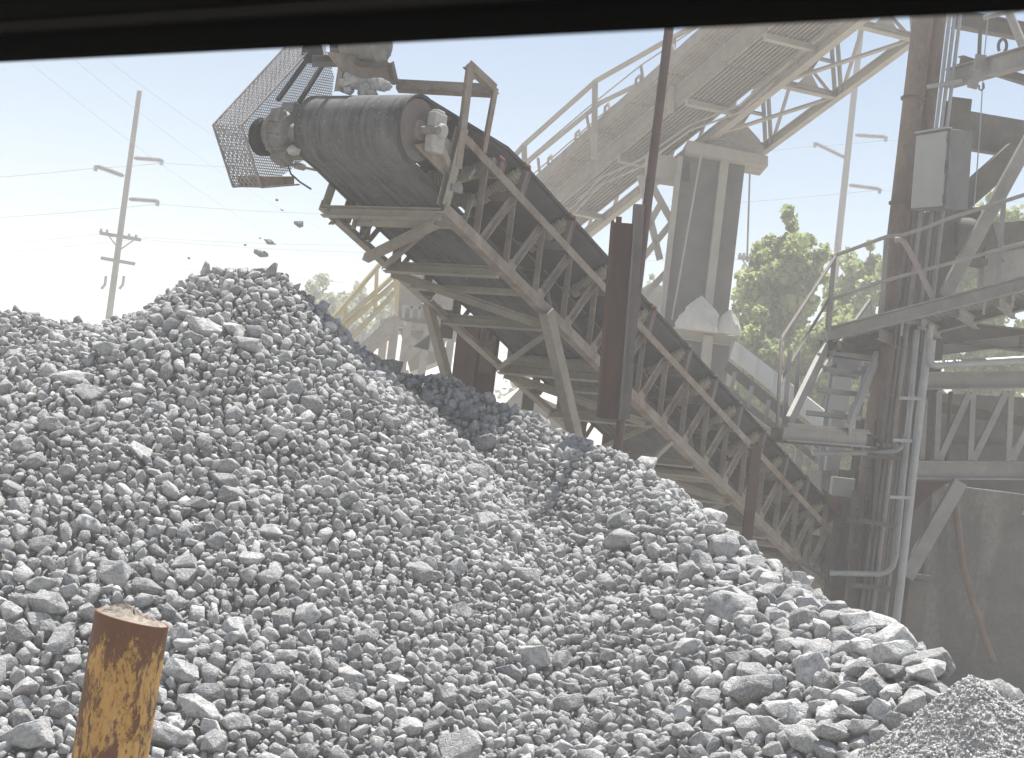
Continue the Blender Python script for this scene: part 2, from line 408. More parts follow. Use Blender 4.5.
def rotm(n, r):
    q = r.normal(size=(n, 4)); q /= np.linalg.norm(q, axis=1)[:, None]; w_, x, y, z = q.T
    return np.stack([1 - 2 * (y * y + z * z), 2 * (x * y - z * w_), 2 * (x * z + y * w_), 2 * (x * y + z * w_), 1 - 2 * (x * x + z * z), 2 * (y * z - x * w_), 2 * (x * z - y * w_), 2 * (y * z + x * w_), 1 - 2 * (x * x + y * y)], 1).reshape(-1, 3, 3)
RP = np.array([_r[:], _u[:], _f[:]])
def np_px(p):
    q = (p - np.array([0, 0, EYE])) @ RP.T
    return 512 + F_PX * q[:, 0] / q[:, 2], 379 - F_PX * q[:, 1] / q[:, 2], q[:, 2]

# keep only what can be seen: hide points below the skyline of the surface in front of them
def seen(x, y, z, lift=.12):
    ok = np.ones(len(x), bool)
    for t in np.linspace(.55, .985, 26):
        zz = EYE + (z + lift - EYE) * t
        ok &= ~(pile_h(x * t, y * t) > zz + .05)
    return ok

class Cells:
    def __init__(s, c=.25): s.c = c; s.d = {}
    def free(s, p, r, k):
        i, j = int(p[0] // s.c), int(p[1] // s.c)
        for a in (i - 1, i, i + 1):
            for b in (j - 1, j, j + 1):
                for (qx, qy, qz, qr) in s.d.get((a, b), ()):
                    dx, dy, dz = p[0] - qx, p[1] - qy, p[2] - qz; e = k * (r + qr)
                    if dx * dx + dy * dy + dz * dz < e * e: return False
        return True
    def put(s, p, r): s.d.setdefault((int(p[0] // s.c), int(p[1] // s.c)), []).append((p[0], p[1], p[2], r))
cells = Cells(.34)
stones = []                                        # x, y, z, radius
def on_pile(px, py):
    """point of the pile's surface behind a pixel"""
    d = ray(px, py); prev = 7.0
    for t in np.linspace(7.5, 18.5, 900):
        q = CAM + d * (t / d.y)
        if q.z < float(pile_h(q.x, q.y)): return q
    return None
# hand-placed big rocks: pixel, half width in px, stretch (long, mid, short), tilt, label
BIG = [
 (206, 268, 9, (.62, .8, 1.25), 'upright pale rock balanced on the left tip of the pile crest'),
 (273, 269, 9, (.7, .8, 1.15), 'upright dark rock standing on the right tip of the pile crest'),
 (205, 328, 21, (1.5, .8, .65), 'long flat pale rock just below the pile crest'),
 (249, 345, 19, (1.5, .8, .6), 'wide wedge-shaped rock below and right of the long flat one near the crest'),
 (193, 338, 13, (1.3, .8, .8), 'slanting darker rock tucked under the long flat one near the crest'),
 (75, 378, 21, (1.6, .8, .6), 'big pale slab lying in the dip between the two crests'),
 (52, 425, 15, (1.1, 1, .8), 'rounded dark rock on the left edge of the pile below the slab'),
 (545, 452, 13, (1.6, .8, .6), 'flat light block at the lower end of the shaded shoulder'),
 (868, 553, 34, (1.6, .9, .8), 'broad pale boulder at the top of the right shoulder'),
 (800, 578, 15, (1.2, 1, .8), 'round rock left of the broad pale boulder on the right shoulder'),
 (780, 617, 14, (1.25, .9, .8), 'egg-shaped rock in the hollow of the right shoulder'),
 (893, 655, 32, (1.5, .8, .8), 'large light slab near the foot of the right shoulder'),
 (922, 672, 20, (1.2, 1, .8), 'large light block lowest on the skyline of the right shoulder'),
 (890, 671, 24, (1.5, .8, .6), 'ledge-shaped rock jutting out over the dark hollow at lower right'),
 (912, 706, 26, (1.0, 1, .9), 'rounded boulder beside the heap of fine gravel'),
 (835, 733, 28, (1.6, .8, .6), 'flat long rock at the bottom edge left of the gravel heap'),
 (845, 700, 20, (1.3, 1, .8), 'light chunky rock left of the dark hollow at lower right'),
 (740, 660, 19, (1.1, 1, .8), 'blocky rock in the lower right quarter left of the hollow'),
 (800, 715, 20, (1.2, 1, .9), 'squat rock near the bottom edge right of centre'),
 (200, 708, 26, (1.7, .9, .7), 'large slanting rock to the right of the rusty yellow post'),
 (180, 672, 22, (1.3, .9, .8), 'pointed rock touching the right side of the yellow post'),
 (50, 605, 24, (1.3, 1, .8), 'knobbly rock to the left of the yellow post top'),
 (30, 735, 34, (1.5, 1, .7), 'broad dusty rock in the bottom left corner'),
 (165, 735, 30, (1.5, 1, .7), 'wide dusty slab at the foot of the yellow post'),
 (115, 575, 20, (1.0, .9, 1.0), 'tall pointed rock above the yellow post'),
 (90, 525, 16, (1.3, 1, .8), 'pale rock a little above and left of the yellow post'),
]
big_placed = []
for (px, py, hw, st, lab) in BIG:
    q = on_pile(px, py + hw * .3)
    if q is None: q = on_pile(px, py + hw * .9)
    if q is None: q = on_pile(px, py + 25)
    if q is None: continue
    r = hw / F_PX * q.y * .86 / (max(st) / np.cbrt(np.prod(st))) ** .5
    tgt = P(px, py, q.y)
    c = Vector((tgt.x, q.y, min(max(tgt.z, q.z + r * .2), float(pile_h(tgt.x, q.y)) + r * .9)))
    r *= .78 if px > 700 else .9; cells.put(c, r * .9); big_placed.append((c, r, st, lab))

def size_at(px, py):
    """size multiplier: coarser towards the right shoulder and the lower left, finer on the middle of the cone"""
    k = 1.0
    k += .50 * np.clip((px - 600) / 260, 0, 1) * np.clip((py - 420) / 120, 0, 1)
    k += .15 * np.clip((px - 770) / 120, 0, 1) * np.clip((py - 520) / 80, 0, 1)
    k += .22 * np.clip((330 - px) / 300, 0, 1) * np.clip((py - 500) / 120, 0, 1)
    k -= .13 * np.exp(-((px - 470) / 130) ** 2 - ((py - 560) / 110) ** 2)
    return k
def throw(n, r0, r1, k, lift, seed, jitter=.25, cap=None):
    r_ = np.random.default_rng(seed)
    x = r_.uniform(-6.2, 4.0, n * 2); y = r_.uniform(7.4, 17.2, n * 2)
    z = pile_h(x, y); p = np.stack([x, y, z], 1); a, b, dep = np_px(p)
    m = (a > -110) & (a < 1150) & (b < 840) & (z > .05) & ~((a > 935) & (b < 700))
    x, y, z, a, b = x[m], y[m], z[m], a[m], b[m]
    m = seen(x, y, z); x, y, z, a, b = x[m], y[m], z[m], a[m], b[m]
    rad = (r0 + (r1 - r0) * r_.random(len(x)) ** 1.6) * size_at(a, b)
    jit = r_.uniform(-jitter, jitter, len(x)); got = 0
    for i in range(len(x)):
        q = (x[i], y[i], z[i] + rad[i] * (lift + jit[i]))
        if cells.free(q, rad[i], k):
            cells.put(q, rad[i]); stones.append((*q, rad[i])); got += 1
            if cap and got >= cap: break
    return got
cnt = [throw(900, .075, .11, 1.0, .25, 21, cap=60), throw(6000, .052, .075, .95, .18, 22, cap=600), throw(60000, .034, .054, .85, .1, 23),
       throw(90000, .023, .034, .84, -.45, 24), throw(70000, .014, .023, .84, -1.3, 25)]
S_ = np.array(stones)
print('stones', cnt, len(S_))
sa, sb, sd = np_px(S_[:, :3]); pr = S_[:, 3] / sd * F_PX
inview = (sa > 4) & (sa < 1020) & (sb < 752)
order = np.argsort(-np.where(inview, pr, 0))[:300 - len(big_placed)]
hero = np.zeros(len(S_), bool); hero[order] = True
# the uncounted rest: one mesh, together with the packed core of the pile
protos2 = [proto(2, rng) for _ in range(70)]; protos1 = [proto(1, rng) for _ in range(30)]
rest = S_[~hero]; prr = pr[~hero]
Vs, Fs, Ts = [], [], []; off = 0
for protos, sel in ((protos2, prr > 3.2), (protos1, prr <= 3.2)):
    q = rest[sel]; Rm = rotm(len(q), rng); ids = rng.integers(0, len(protos), len(q)); tn = np.clip(rng.normal(.5, .28, len(q)), 0, 1)
    for i, (pv, pf) in enumerate(protos):
        m = ids == i
        if not m.any(): continue
        v = np.einsum('nij,kj->nki', Rm[m], pv) * q[m, 3][:, None, None] + q[m, :3][:, None, :]
        n, k = v.shape[:2]
        f = (pf[None] + (np.arange(n) * k)[:, None, None] + off).reshape(-1, 3)
        Vs.append(v.reshape(-1, 3)); Fs.append(f); Ts.append(np.repeat(tn[m], k)); off += n * k
gx = np.arange(-9, 6.01, .11); gy = np.arange(6.0, 21.01, .11); X, Y = np.meshgrid(gx, gy); Z = np.maximum(pile_h(X, Y) - .075, -.3)
nx, ny = len(gx), len(gy); idx = np.arange(nx * ny).reshape(ny, nx)
quad = np.stack([idx[:-1, :-1], idx[:-1, 1:], idx[1:, 1:], idx[1:, :-1]], -1).reshape(-1, 4)
zz = Z.ravel()[quad].max(1) > -.05; quad = quad[zz]
Fs.append(np.concatenate([quad[:, [0, 1, 2]], quad[:, [0, 2, 3]]]) + off); Vs.append(np.stack([X.ravel(), Y.ravel(), Z.ravel()], 1)); Ts.append(np.full(nx * ny, .1))
me = np_mesh('stone_pile', np.concatenate(Vs), np.concatenate(Fs), 'stone', 3, np.concatenate(Ts))
o = bpy.data.objects.new('stone_pile', me); col.objects.link(o)
tag(o, 'grey crushed limestone of the large pile filling the foreground', None, None, 'stuff')


SHAPES = [('flat', lambda r: (1.0, r.uniform(.8, .95), r.uniform(.45, .55))), ('long', lambda r: (1.0, r.uniform(.55, .62), r.uniform(.5, .6))), ('blocky', lambda r: (1.0, r.uniform(.85, .95), r.uniform(.75, .9)))]
TONES = [('darker grey', .22), ('mid-grey', .55), ('pale', .9)]
hero_me = []
for i in range(36):
    v, f = proto(3, rng, SHAPES[i % 3][1](rng)); mm = np_mesh('rock', v, f, 'rock', 3, None, True); mm.set_sharp_from_angle(angle=R(26)); hero_me.append(mm)
ZONES = [
 (lambda a, b: b < 340 and a < 170, 'on the farther left crest of the pile', 'rocks on the left crest'),
 (lambda a, b: b < 400 and a < 290, 'on the upper cone just below the pile tip', 'rocks on the upper cone'),
 (lambda a, b: b < 470 and 290 <= a < 540, 'on the shoulder in the conveyor shadow', 'rocks on the shaded shoulder'),
 (lambda a, b: b < 520 and 540 <= a < 720, 'near the foot of the thin brown pole', 'rocks below the thin pole'),
 (lambda a, b: b < 600 and 720 <= a, 'on the crest below the short steel post', 'rocks below the short steel post'),
 (lambda a, b: a >= 870, 'beside the heap of fine gravel', 'rocks by the gravel heap'),
 (lambda a, b: a >= 740 and b >= 690, 'at the bottom edge left of the gravel heap', 'rocks at the bottom left of the gravel'),
 (lambda a, b: a >= 740, 'on the right flank above the gravel heap', 'rocks on the right flank'),
 (lambda a, b: a >= 560 and b >= 650, 'at the bottom edge right of centre', 'rocks at the bottom right of centre'),
 (lambda a, b: a >= 560, 'in the dip right of the pile centre', 'rocks in the dip'),
 (lambda a, b: a < 100 and b >= 540, 'left of the yellow post', 'rocks left of the yellow post'),
 (lambda a, b: a < 280 and b >= 540, 'right of the yellow post', 'rocks right of the yellow post'),
 (lambda a, b: b >= 640, 'at the bottom edge between the yellow post and the centre', 'rocks at the bottom middle'),
 (lambda a, b: a < 260, 'on the left of the pile above the yellow post', 'rocks above the yellow post'),
 (lambda a, b: True, 'in the middle of the pile face', 'rocks on the middle of the pile'),
]
for n, i in enumerate(order):
    o = bpy.data.objects.new('rock', hero_me[n % len(hero_me)]); col.objects.link(o)
    o.location = S_[i, :3]; o.scale = (S_[i, 3],) * 3
    o.rotation_euler = (rng.uniform(-.5, .5), rng.uniform(-.5, .5), rng.uniform(0, 6.28))
    tn_ = TONES[int(rng.integers(0, 3))]; o.color = (tn_[1], tn_[1], tn_[1], 1)
    for t_, where, gr in ZONES:
        if t_(sa[i], sb[i]): tag(o, '%s %s rock %s' % (tn_[0], SHAPES[n % len(hero_me) % 3][0], where), 'rock', gr); break
def rock_at(c, r, st, lab, grp=None, sub=3, rz=None, seed=None):
    r_ = np.random.default_rng(seed) if seed is not None else rng
    v, f = proto(sub, r_, st); mm = np_mesh('rock', v, f, 'rock', 3, None, True); mm.set_sharp_from_angle(angle=R(26))
    o = bpy.data.objects.new('rock', mm); col.objects.link(o); o.location = c; o.scale = (r,) * 3
    o.rotation_euler = (r_.uniform(-.3, .3), r_.uniform(-.05, .35), r_.uniform(-.4, .4) if rz is None else rz)
    tn_ = .9 if 'pale' in lab or 'light' in lab else .25 if 'dark' in lab else r_.uniform(.4, .7); o.color = (tn_, tn_, tn_, 1)
    return tag(o, lab, 'rock', grp)
for k, (c, r, st, lab) in enumerate(big_placed): rock_at(c, r, st, lab, None, 4, None, 100 + k)

# fine gravel heap at the lower right
HC = P(990, 655, 8.6); HC2 = P(945, 690, 8.4)
def heap_h(x, y):
    d = np.sqrt((x - HC.x) ** 2 + .6 * (y - HC.y) ** 2 + .01); d2 = np.sqrt((x - HC2.x) ** 2 + .5 * (y - HC2.y) ** 2 + .01)
    d3 = np.sqrt((x - HC.x - .5) ** 2 + .5 * (y - HC.y - .2) ** 2 + .01)
    h = smax(smax(HC.z - 1.15 * d, HC2.z - .1 - 1.25 * d2, .08), HC.z - .1 - .7 * d3, .1)
    return h + .16 * vnoise(x, y, 3.5, 5) + .08 * vnoise(x, y, 9, 6) + .015 * vnoise(x, y, 30, 7)
gx = np.arange(1.4, 5.2, .03); gy = np.arange(6.6, 10.2, .03); X, Y = np.meshgrid(gx, gy); Z = heap_h(X, Y)
nx, ny = len(gx), len(gy); idx = np.arange(nx * ny).reshape(ny, nx)
quad = np.stack([idx[:-1, :-1], idx[:-1, 1:], idx[1:, 1:], idx[1:, :-1]], -1).reshape(-1, 4); quad = quad[Z.ravel()[quad].max(1) > -.02]
Vs = [np.stack([X.ravel(), Y.ravel(), Z.ravel()], 1)]; Fs = [np.concatenate([quad[:, [0, 1, 2]], quad[:, [0, 2, 3]]])]; Ts = [np.full(nx * ny, .8)]; off = nx * ny
x = rng.uniform(1.6, 4.6, 90000); y = rng.uniform(7.2, 9.4, 90000); z = heap_h(x, y); a, b, _d = np_px(np.stack([x, y, z], 1))
m = (a > 860) & (a < 1100) & (b < 800); x, y, z = x[m][:30000], y[m][:30000], z[m][:30000]
rad = .004 + .014 * rng.random(len(x)) ** 5; tn = np.clip(rng.normal(.8, .22, len(x)), 0, 1); Rm = rotm(len(x), rng)
ov = np.array([(1, 0, 0), (-1, 0, 0), (0, 1, 0), (0, -1, 0), (0, 0, 1), (0, 0, -1)], float) * np.array([1.2, .9, .8])
of = np.array([(0, 2, 4), (2, 1, 4), (1, 3, 4), (3, 0, 4), (2, 0, 5), (1, 2, 5), (3, 1, 5), (0, 3, 5)])
v = np.einsum('nij,kj->nki', Rm, ov) * rad[:, None, None] + np.stack([x, y, z + rad * .3], 1)[:, None, :]
Vs.append(v.reshape(-1, 3)); Fs.append((of[None] + (np.arange(len(x)) * 6)[:, None, None] + off).reshape(-1, 3)); Ts.append(np.repeat(tn, 6))
me = np_mesh('gravel_heap', np.concatenate(Vs), np.concatenate(Fs), 'stone', 3, np.concatenate(Ts))
o = bpy.data.objects.new('gravel_heap', me); col.objects.link(o)
tag(o, 'heap of fine pale grit at the right foot of the pile', None, None, 'stuff')

# stones in the air below the head pulley
for k, (px, py, hw, st) in enumerate([(299, 224, 5, (1.3, .9, .8)), (270, 242, 4.5, (1.6, .7, .6)), (261, 253, 6, (1.4, .8, .7)), (245, 245, 1.6, (1, .8, .8)), (277, 200, 1.5, (1, .8, .8)), (282, 210, 1.3, (1.2, .8, .7)), (189, 258, 1.5, (1, .9, .8)), (260, 238, 1.3, (1, .9, .8)), (280, 170, 1.4, (1, 1, .8))]):
    c = P(px, py, 14.3); r = hw / F_PX * 14.3
    rock_at(c, r, st, ['rounded stone just dropped from the belt, highest of the three big falling ones', 'thin sliver of stone falling above the pile tip', 'flat stone falling just above the pile tip'][k] if k < 3 else 'tiny chip of stone flying above the pile tip', None if k < 3 else 'flying chips', 2, None, 300 + k)


# ------------------------------------------------------------------ the stacking conveyor over the pile
AZ, INC = R(32.563), R(18.5)
CD = Vector((math.sin(AZ) * math.cos(INC), math.cos(AZ) * math.cos(INC), -math.sin(INC)))     # down the belt
CA = Vector((-math.cos(AZ), math.sin(AZ), 0))                                                 # across, to the left
CN = CA.cross(CD); CN = CN if CN.z > 0 else -CN
C0 = Vector((-.7516, 15.0356, 2.1408 + EYE))
def C(s, t, n): return C0 + CD * s + CA * t + CN * n
def cpx(px, py, t=0.0):               # pixel -> (s, n) on the vertical plane t across the belt
    d = ray(px, py); k = (C0 + CA * t - CAM).dot(CA) / d.dot(CA); q = CAM + d * k - C0 - CA * t
    return q.dot(CD), q.dot(CN)
def CP(px, py, t=0.0): s, n = cpx(px, py, t); return C(s, t, n)
TW, TH, S1 = 1.25, .66, 9.75
conv = empty('stacking_conveyor', down(C(4, .6, 0)), 'inclined dusty belt conveyor with rusty truss discharging stone onto the pile', 'conveyor')
def cp(name, mb, mat, parent=None, **k): return ob(name, mb, mat, parent or conv, **k)
jit = lambda a=.01: random.uniform(-a, a)
for t, nm in ((0, 1), (TW, -1)):
    cp('bottom_chord', MB().angle(C(-.02, t, 0), C(S1, t, 0), .095, .014, CN, -nm, 1), 'frame_tan' if t else 'frame_rust')
    cp('top_chord', MB().angle(C(-.05, t, TH), C(S1, t, TH), .075, .012, CN, -nm, -1), 'frame_rust')
    k = 0
    while True:
        sb_ = 1.17 + .57 * k; st_ = .95 + .57 * k
        if sb_ > S1 - .1: break
        e = .012 * nm
        cp('upright', MB().angle(C(st_, t + e, TH), C(sb_ + jit(), t + e, 0), .062, .010, CD, 1, nm), 'frame_rust')
        if st_ + .57 < S1:
            cp('diagonal', MB().angle(C(sb_ + .03, t + e * 2, .02), C(st_ + .55 + jit(), t + e * 2, TH - .01), .055, .009, CN, nm, 1), 'frame_rust')
        cp('gusset', MB().prism([C(sb_ - .07, t - .006 * nm, .03), C(sb_ + .12, t - .006 * nm, .03), C(sb_ + .06, t - .006 * nm, .13), C(sb_ - .03, t - .006 * nm, .13)], CA * -.008 * nm), 'frame_rust')
        if k % 3 == 1 and not t:
            cp('stub_brace', MB().angle(C(sb_ + .12, t + .05, .28), C(sb_ + .42, t + .05, .05), .04, .008, CN), 'frame_rust')
        k += 1
    cp('upright', MB().angle(C(.42, t + .012 * nm, TH), C(.62, t + .012 * nm, 0), .07, .011, CD, 1, nm), 'frame_rust')
    cp('diagonal', MB().angle(C(.66, t + .02 * nm, .02), C(.95, t + .02 * nm, TH), .055, .009, CN, nm, 1), 'frame_rust')
# cross members and sway bracing of the underside
sc_ = 0.0
cross = [0.0, 1.05, 2.14, 3.28, 4.4, 5.5, 6.6, 7.7, 8.8]
for i, s in enumerate(cross):
    cp('crossbar', MB().chan(C(s, -.0, -.055), C(s, TW, -.055), .05, .1, .01, CN, -1), 'frame_tan')
    if i and i % 2: cp('crossbar', MB().angle(C(s + .45, 0, -.03), C(s + .45, TW, -.03), .05, .008, CN), 'frame_tan')
    if i < len(cross) - 1:
        a, b = (0.04, TW - .04) if i % 2 == 0 else (TW - .04, .04)
        cp('sway_brace', MB().angle(C(s + .06, a, -.085), C(cross[i + 1] - .05, b, -.085), .065, .009, CN, 1, -1), 'frame_tan')
# belt: trough on top, round the head pulley, flat return run
PS, PN, PR, T0, T1 = -.52, .45, .285, .12, 1.13
TC = (T0 + T1) / 2
path = []
for s in np.arange(S1 + .15, PS, -.2): path.append((s, PN + PR, 1.0 if s > .75 else max(0, (s - PS) / (.75 - PS)), None))
for a in np.linspace(0, math.pi, 22): path.append((PS - math.sin(a) * PR, PN + math.cos(a) * PR, 0, a))
for s in np.arange(PS + .15, S1 + .15, .4): path.append((s, PN - PR - .01 * math.sin(s * 2), 0, None))
ts = np.concatenate([[T0 - .02], np.linspace(T0 + .02, T1 - .02, 15), [T1 + .02]])
nt_ = len(ts)
def belt_run(pp):
    V = []; Fq = []
    for (s, n, tr, a) in pp:
        for t in ts: V.append(C(s, t, n + max(0, abs(t - TC) - .18) * .85 * tr - (.02 * tr)))
    for i in range(len(pp) - 1):
        for j in range(nt_ - 1): Fq.append((i * nt_ + j, i * nt_ + j + 1, (i + 1) * nt_ + j + 1, (i + 1) * nt_ + j))
    return MB().add(V, Fq)
kb = next(i for i, q in enumerate(path) if q[0] < .1)
def belt_mat():
    m, t, bs = nodes('dusty_conveyor_belt')
    tc = N(t, 'ShaderNodeTexCoord'); mp = N(t, 'ShaderNodeMapping')
    # rows of the belt: rotate so that X runs across the belt
    mp.inputs['Rotation'].default_value = (0, 0, -math.atan2(CA.y, CA.x)); t.links.new(tc.outputs['Object'], mp.inputs[0])
    def st(sc): q = N(t, 'ShaderNodeMapping'); q.inputs['Scale'].default_value = sc; t.links.new(mp.outputs[0], q.inputs[0]); return q.outputs[0]
    n1 = noise(t, 11, 5, .6, st((1.6, .16, .16))); n2 = noise(t, 45, 4, .7, st((1, .6, .6))); n3 = noise(t, 2.3, 4, .6, st((1, 1, 1)))
    c = mix(t, ramp(t, n1, [(.34, 0.0), (.68, 1.0)]), (.018, .018, .02), (.10, .1, .097))
    c = mix(t, ramp(t, n2, [(.58, 0.0), (.72, .8)]), c, (.28, .275, .26))
    c = mix(t, ramp(t, n3, [(.38, 0.0), (.66, .6)]), c, (.15, .146, .136))
    t.links.new(c, bs.inputs['Base Color']); bs.inputs['Roughness'].default_value = .85
    bump(t, bs, math_n(t, 'ADD', n2, n1), .4, .006); return m
M['belt_dusty'] = belt_mat()
o = cp('carrying_belt', belt_run(path[:kb + 1]), 'belt', smooth=True); sm = o.modifiers.new('thickness', 'SOLIDIFY'); sm.thickness = .016; sm.offset = 0
o = cp('belt', belt_run(path[kb:]), 'belt_dusty', smooth=True); sm = o.modifiers.new('thickness', 'SOLIDIFY'); sm.thickness = .016; sm.offset = 0
o['label'] = 'black rubber belt caked with pale dust where it wraps the head pulley'
# clean black edge strips of the belt (raised skirt edge)
for t in (T0 - .035, T1 + .035):
    V = []; Fq = []; e = b_ = MB()
    for (s, n, tr, a) in path:
        w_ = max(0, abs(t - TC) - .18) * .85 * tr
        rad = (0, 0) if a is None else (0, 0)
        for q in (-.016, .016):
            for z in (-.014, .014): V.append(C(s, t + q, n + w_ - .02 * tr + z))
    for i in range(len(path) - 1):
        for u, v in ((0, 1), (1, 3), (3, 2), (2, 0)): Fq.append((i * 4 + u, i * 4 + v, (i + 1) * 4 + v, (i + 1) * 4 + u))
    cp('belt_edge', e.add(V, Fq), 'belt')
# head pulley
pu = cp('head_pulley', MB().lathe(C(PS, T0 + .005, PN), CA, [(0, .06), (0, PR - .035), (-.002, PR - .035), (-.002, PR - .012), (1.0, PR - .012), (1.0, .06)], 40), 'rubber', smooth=True)
cp('rim', MB().lathe(C(PS, T0 - .03, PN), CA, [(0, PR - .06), (0, PR - .025), (.03, PR - .025), (.03, PR - .06)], 40), 'post_grey', pu, smooth=True)
cp('hub', MB().lathe(C(PS, T0 - .06, PN), CA, [(0, .055), (0, .085), (.06, .085), (.065, .13), (.07, .13), (.07, .05)], 24), 'frame_rust', pu, smooth=True)
cp('shaft', MB().lathe(C(PS, -.12, PN), CA, [(0, .035), (1.55, .035)], 16), 'machine', pu, smooth=True)
# right bearing block on its bracket
bb = MB(); BX = (Vector((CD.x, CD.y, 0)).normalized(), CA, Vector((0, 0, 1))); bq = CP(436, 131, -.03)
bb.box(bq, (.085, .045, .15), BX); bb.box(bq + Vector((0, 0, .14)), (.055, .04, .035), BX); bb.box(bq - Vector((0, 0, .15)), (.075, .05, .035), BX); bb.lathe(bq - CA * .09, CA, [(0, .04), (0, .06), (.1, .07)], 14)
cp('bearing_block', bb, 'bearing', bev=.015)
cp('take_up_bracket', MB().prism([C(PS - .05, .03, PN - .17), C(.05, .03, PN - .17), C(.05, .03, PN + .12), C(PS + .3, .03, PN + .12), C(PS + .16, .03, PN - .02)], CA * .02), 'frame_rust')
# head end framing seen below the pulley
cp('head_post', MB().chan(CP(443, 206, .0), CP(462, 128, .0), .1, .07, .01, CA), 'frame_tan')
cp('head_strut', MB().angle(CP(440, 148, .02), CP(452, 176, .02), .06, .01, CA), 'frame_tan')
cp('outrigger_chord', MB().angle(C(-.04, TW, 0), C(-.05, TW, .55), .09, .012, CA), 'frame_tan')
cp('head_diagonal', MB().angle(C(.03, .03, -.12), C(.75, TW, -.12), .07, .01, CN), 'frame_tan')
cp('left_hanger', MB().chan(CP(345, 222, TW), CP(352, 200, TW), .06, .08, .01, CA), 'frame_rust')
for (x0, y0, x1, y1, t, w_) in ((352, 228, 358, 203, 1.1, .05), (330, 222, 342, 208, TW, .06), (362, 236, 376, 216, 1.15, .04)):
    cp('head_brace', MB().angle(CP(x0, y0, t), CP(x1, y1, t), w_, .009, CA), 'frame_tan')
# return-roll take-up on the right: small clamp with wing nut
cl = MB(); cl.lathe(CP(459, 187, -.03), CA, [(0, .02), (0, .055), (.1, .055), (.12, .03)], 14); cl.bar(CP(449, 187, -.02), CP(460, 190, -.02), .06)
cl.bar(CP(468, 178, -.05), CP(474, 170, -.05), .028)
cp('belt_scraper_clamp', cl, 'machine')
# overhead guard frame
def member(name, a, b, w_, mat='frame_rust', up=None, par=None): return cp(name, MB().angle(a, b, w_, .011, up or CA), mat, par)
A1, A2 = CP(468, 64, .0), CP(455, 168, .0); B1, B2 = CP(494, 88, .02), CP(482, 152, .02)
member('guard_post', A2, A1, .085); member('guard_post', B2, B1, .06)
member('guard_rail', A1 + CA * .01, B1 + CA * .01, .07)
cp('gusset', MB().prism([A1, A1 + (B1 - A1) * .45, A1 + (A2 - A1) * .22], CA * .012), 'frame_rust')
member('guard_rail', CP(494, 91, .05), CP(398, 86, .9), .09, 'frame_rust', CN)
member('guard_rail', CP(497, 90, .03), CP(494, 88, TW), .06, 'frame_rust', CN)
for (x0, y0, x1, y1) in ((497, 88, 510, 150), ): pass
# motor platform over the head, on the left
mpl = cp('motor_platform', MB().prism([CP(386, 83, .95), CP(402, 84, .95), CP(384, 60, .95), CP(330, 52, .95), CP(338, 63, .95), CP(352, 80, .95)], CA * .04), 'frame_rust')
cp('platform_beam', MB().chan(CP(312, 61, 1.25), CP(388, 61, .75), .08, .075, .01, CN), 'post_grey')
cp('platform_beam', MB().chan(CP(330, 47, 1.3), CP(391, 47, .9), .1, .09, .01, CN), 'post_grey')
cp('platform_leg', MB().angle(CP(344, 60, 1.05), CP(339, 92, 1.05), .06, .01, CA), 'frame_tan')
cp('platform_leg', MB().angle(CP(390, 62, .9), CP(395, 84, .9), .05, .01, CA), 'frame_rust')
mo = MB(); q = CP(384, 44, .75); mo.lathe(q, CA, [(0, .05), (0, .13), (.03, .16), (.36, .16), (.4, .13), (.4, .05)], 20)
for k in range(10):
    an = k * .628; mo.box(q + CA * .2 + CD * math.cos(an) * .165 + CN * math.sin(an) * .165, (.006, .16, .016), (CD * -math.sin(an) + CN * math.cos(an), CA, CD * math.cos(an) + CN * math.sin(an)))
cp('drive_motor', mo, 'machine', smooth=True)
# gear reducer, sheave and V-belts
gb = MB(); G0 = CP(286, 133, 1.36)
gb.lathe(G0 - CA * .16, CA, [(0, .05), (0, .075), (.08, .08), (.09, .16), (.13, .185), (.2, .19), (.205, .225), (.225, .225), (.23, .19), (.3, .17), (.34, .12), (.36, .07), (.42, .06)], 20)
gb.box(G0 + CN * .2 - CD * .02, (.075, .07, .05), (CD, CA, CN)); gb.box(G0 - CN * .19 + CD * .06, (.06, .08, .06), (CD, CA, CN)); gb.box(G0 + CD * .19 - CN * .05, (.05, .09, .08), (CD, CA, CN)); gb.box(G0 - CD * .17 + CN * .06, (.04, .05, .06), (CD, CA, CN))
gb.lathe(G0 + CN * .24, CN, [(0, .02), (0, .035), (.05, .035), (.06, .015)], 10); gb.lathe(G0 - CN * .27 + CD * .05, CN, [(0, .02), (0, .045), (.06, .04), (.06, .02)], 10)
for k in range(10):
    an = k * .628; e_ = CD * math.cos(an) + CN * math.sin(an); gb.lathe(G0 + CA * .03 + e_ * .205, CA, [(0, .016), (.06, .016)], 6); gb.box(G0 - CA * .02 + e_ * .185, (.008, .045, .02), (e_.cross(CA), CA, e_))
gb.tube([G0 + CN * .16 - CA * .1, G0 + CN * .24 - CA * .12 + CD * .08, G0 + CN * .05 - CA * .17 + CD * .17, G0 - CN * .12 - CA * .14 + CD * .14], .014, 6)
gr_ = cp('gear_reducer', gb, 'machine', smooth=True)
for (x, y, r_) in ((293, 150, .055), (309, 151, .045), (303, 120, .05)):
    vv, ff = proto(2, rng, (1, .9, .8)); cp('dust_lump', MB().add([CP(x, y, 1.2) + Vector(q) * r_ for q in vv], [tuple(int(k) for k in q) for q in ff]), 'bearing', gr_)
sh = MB(); SH = CP(268, 137, 1.52)
sh.lathe(SH, CA, [(0, .12), (0, .155), (.015, .165), (.03, .15), (.045, .165), (.06, .15), (.075, .165), (.09, .155), (.09, .12)], 28)
for k in range(4):
    an = k * 1.571 + .4; sh.bar(SH + CA * .045, SH + CA * .045 + (CD * math.cos(an) + CN * math.sin(an)) * .14, .035, .03, CA)
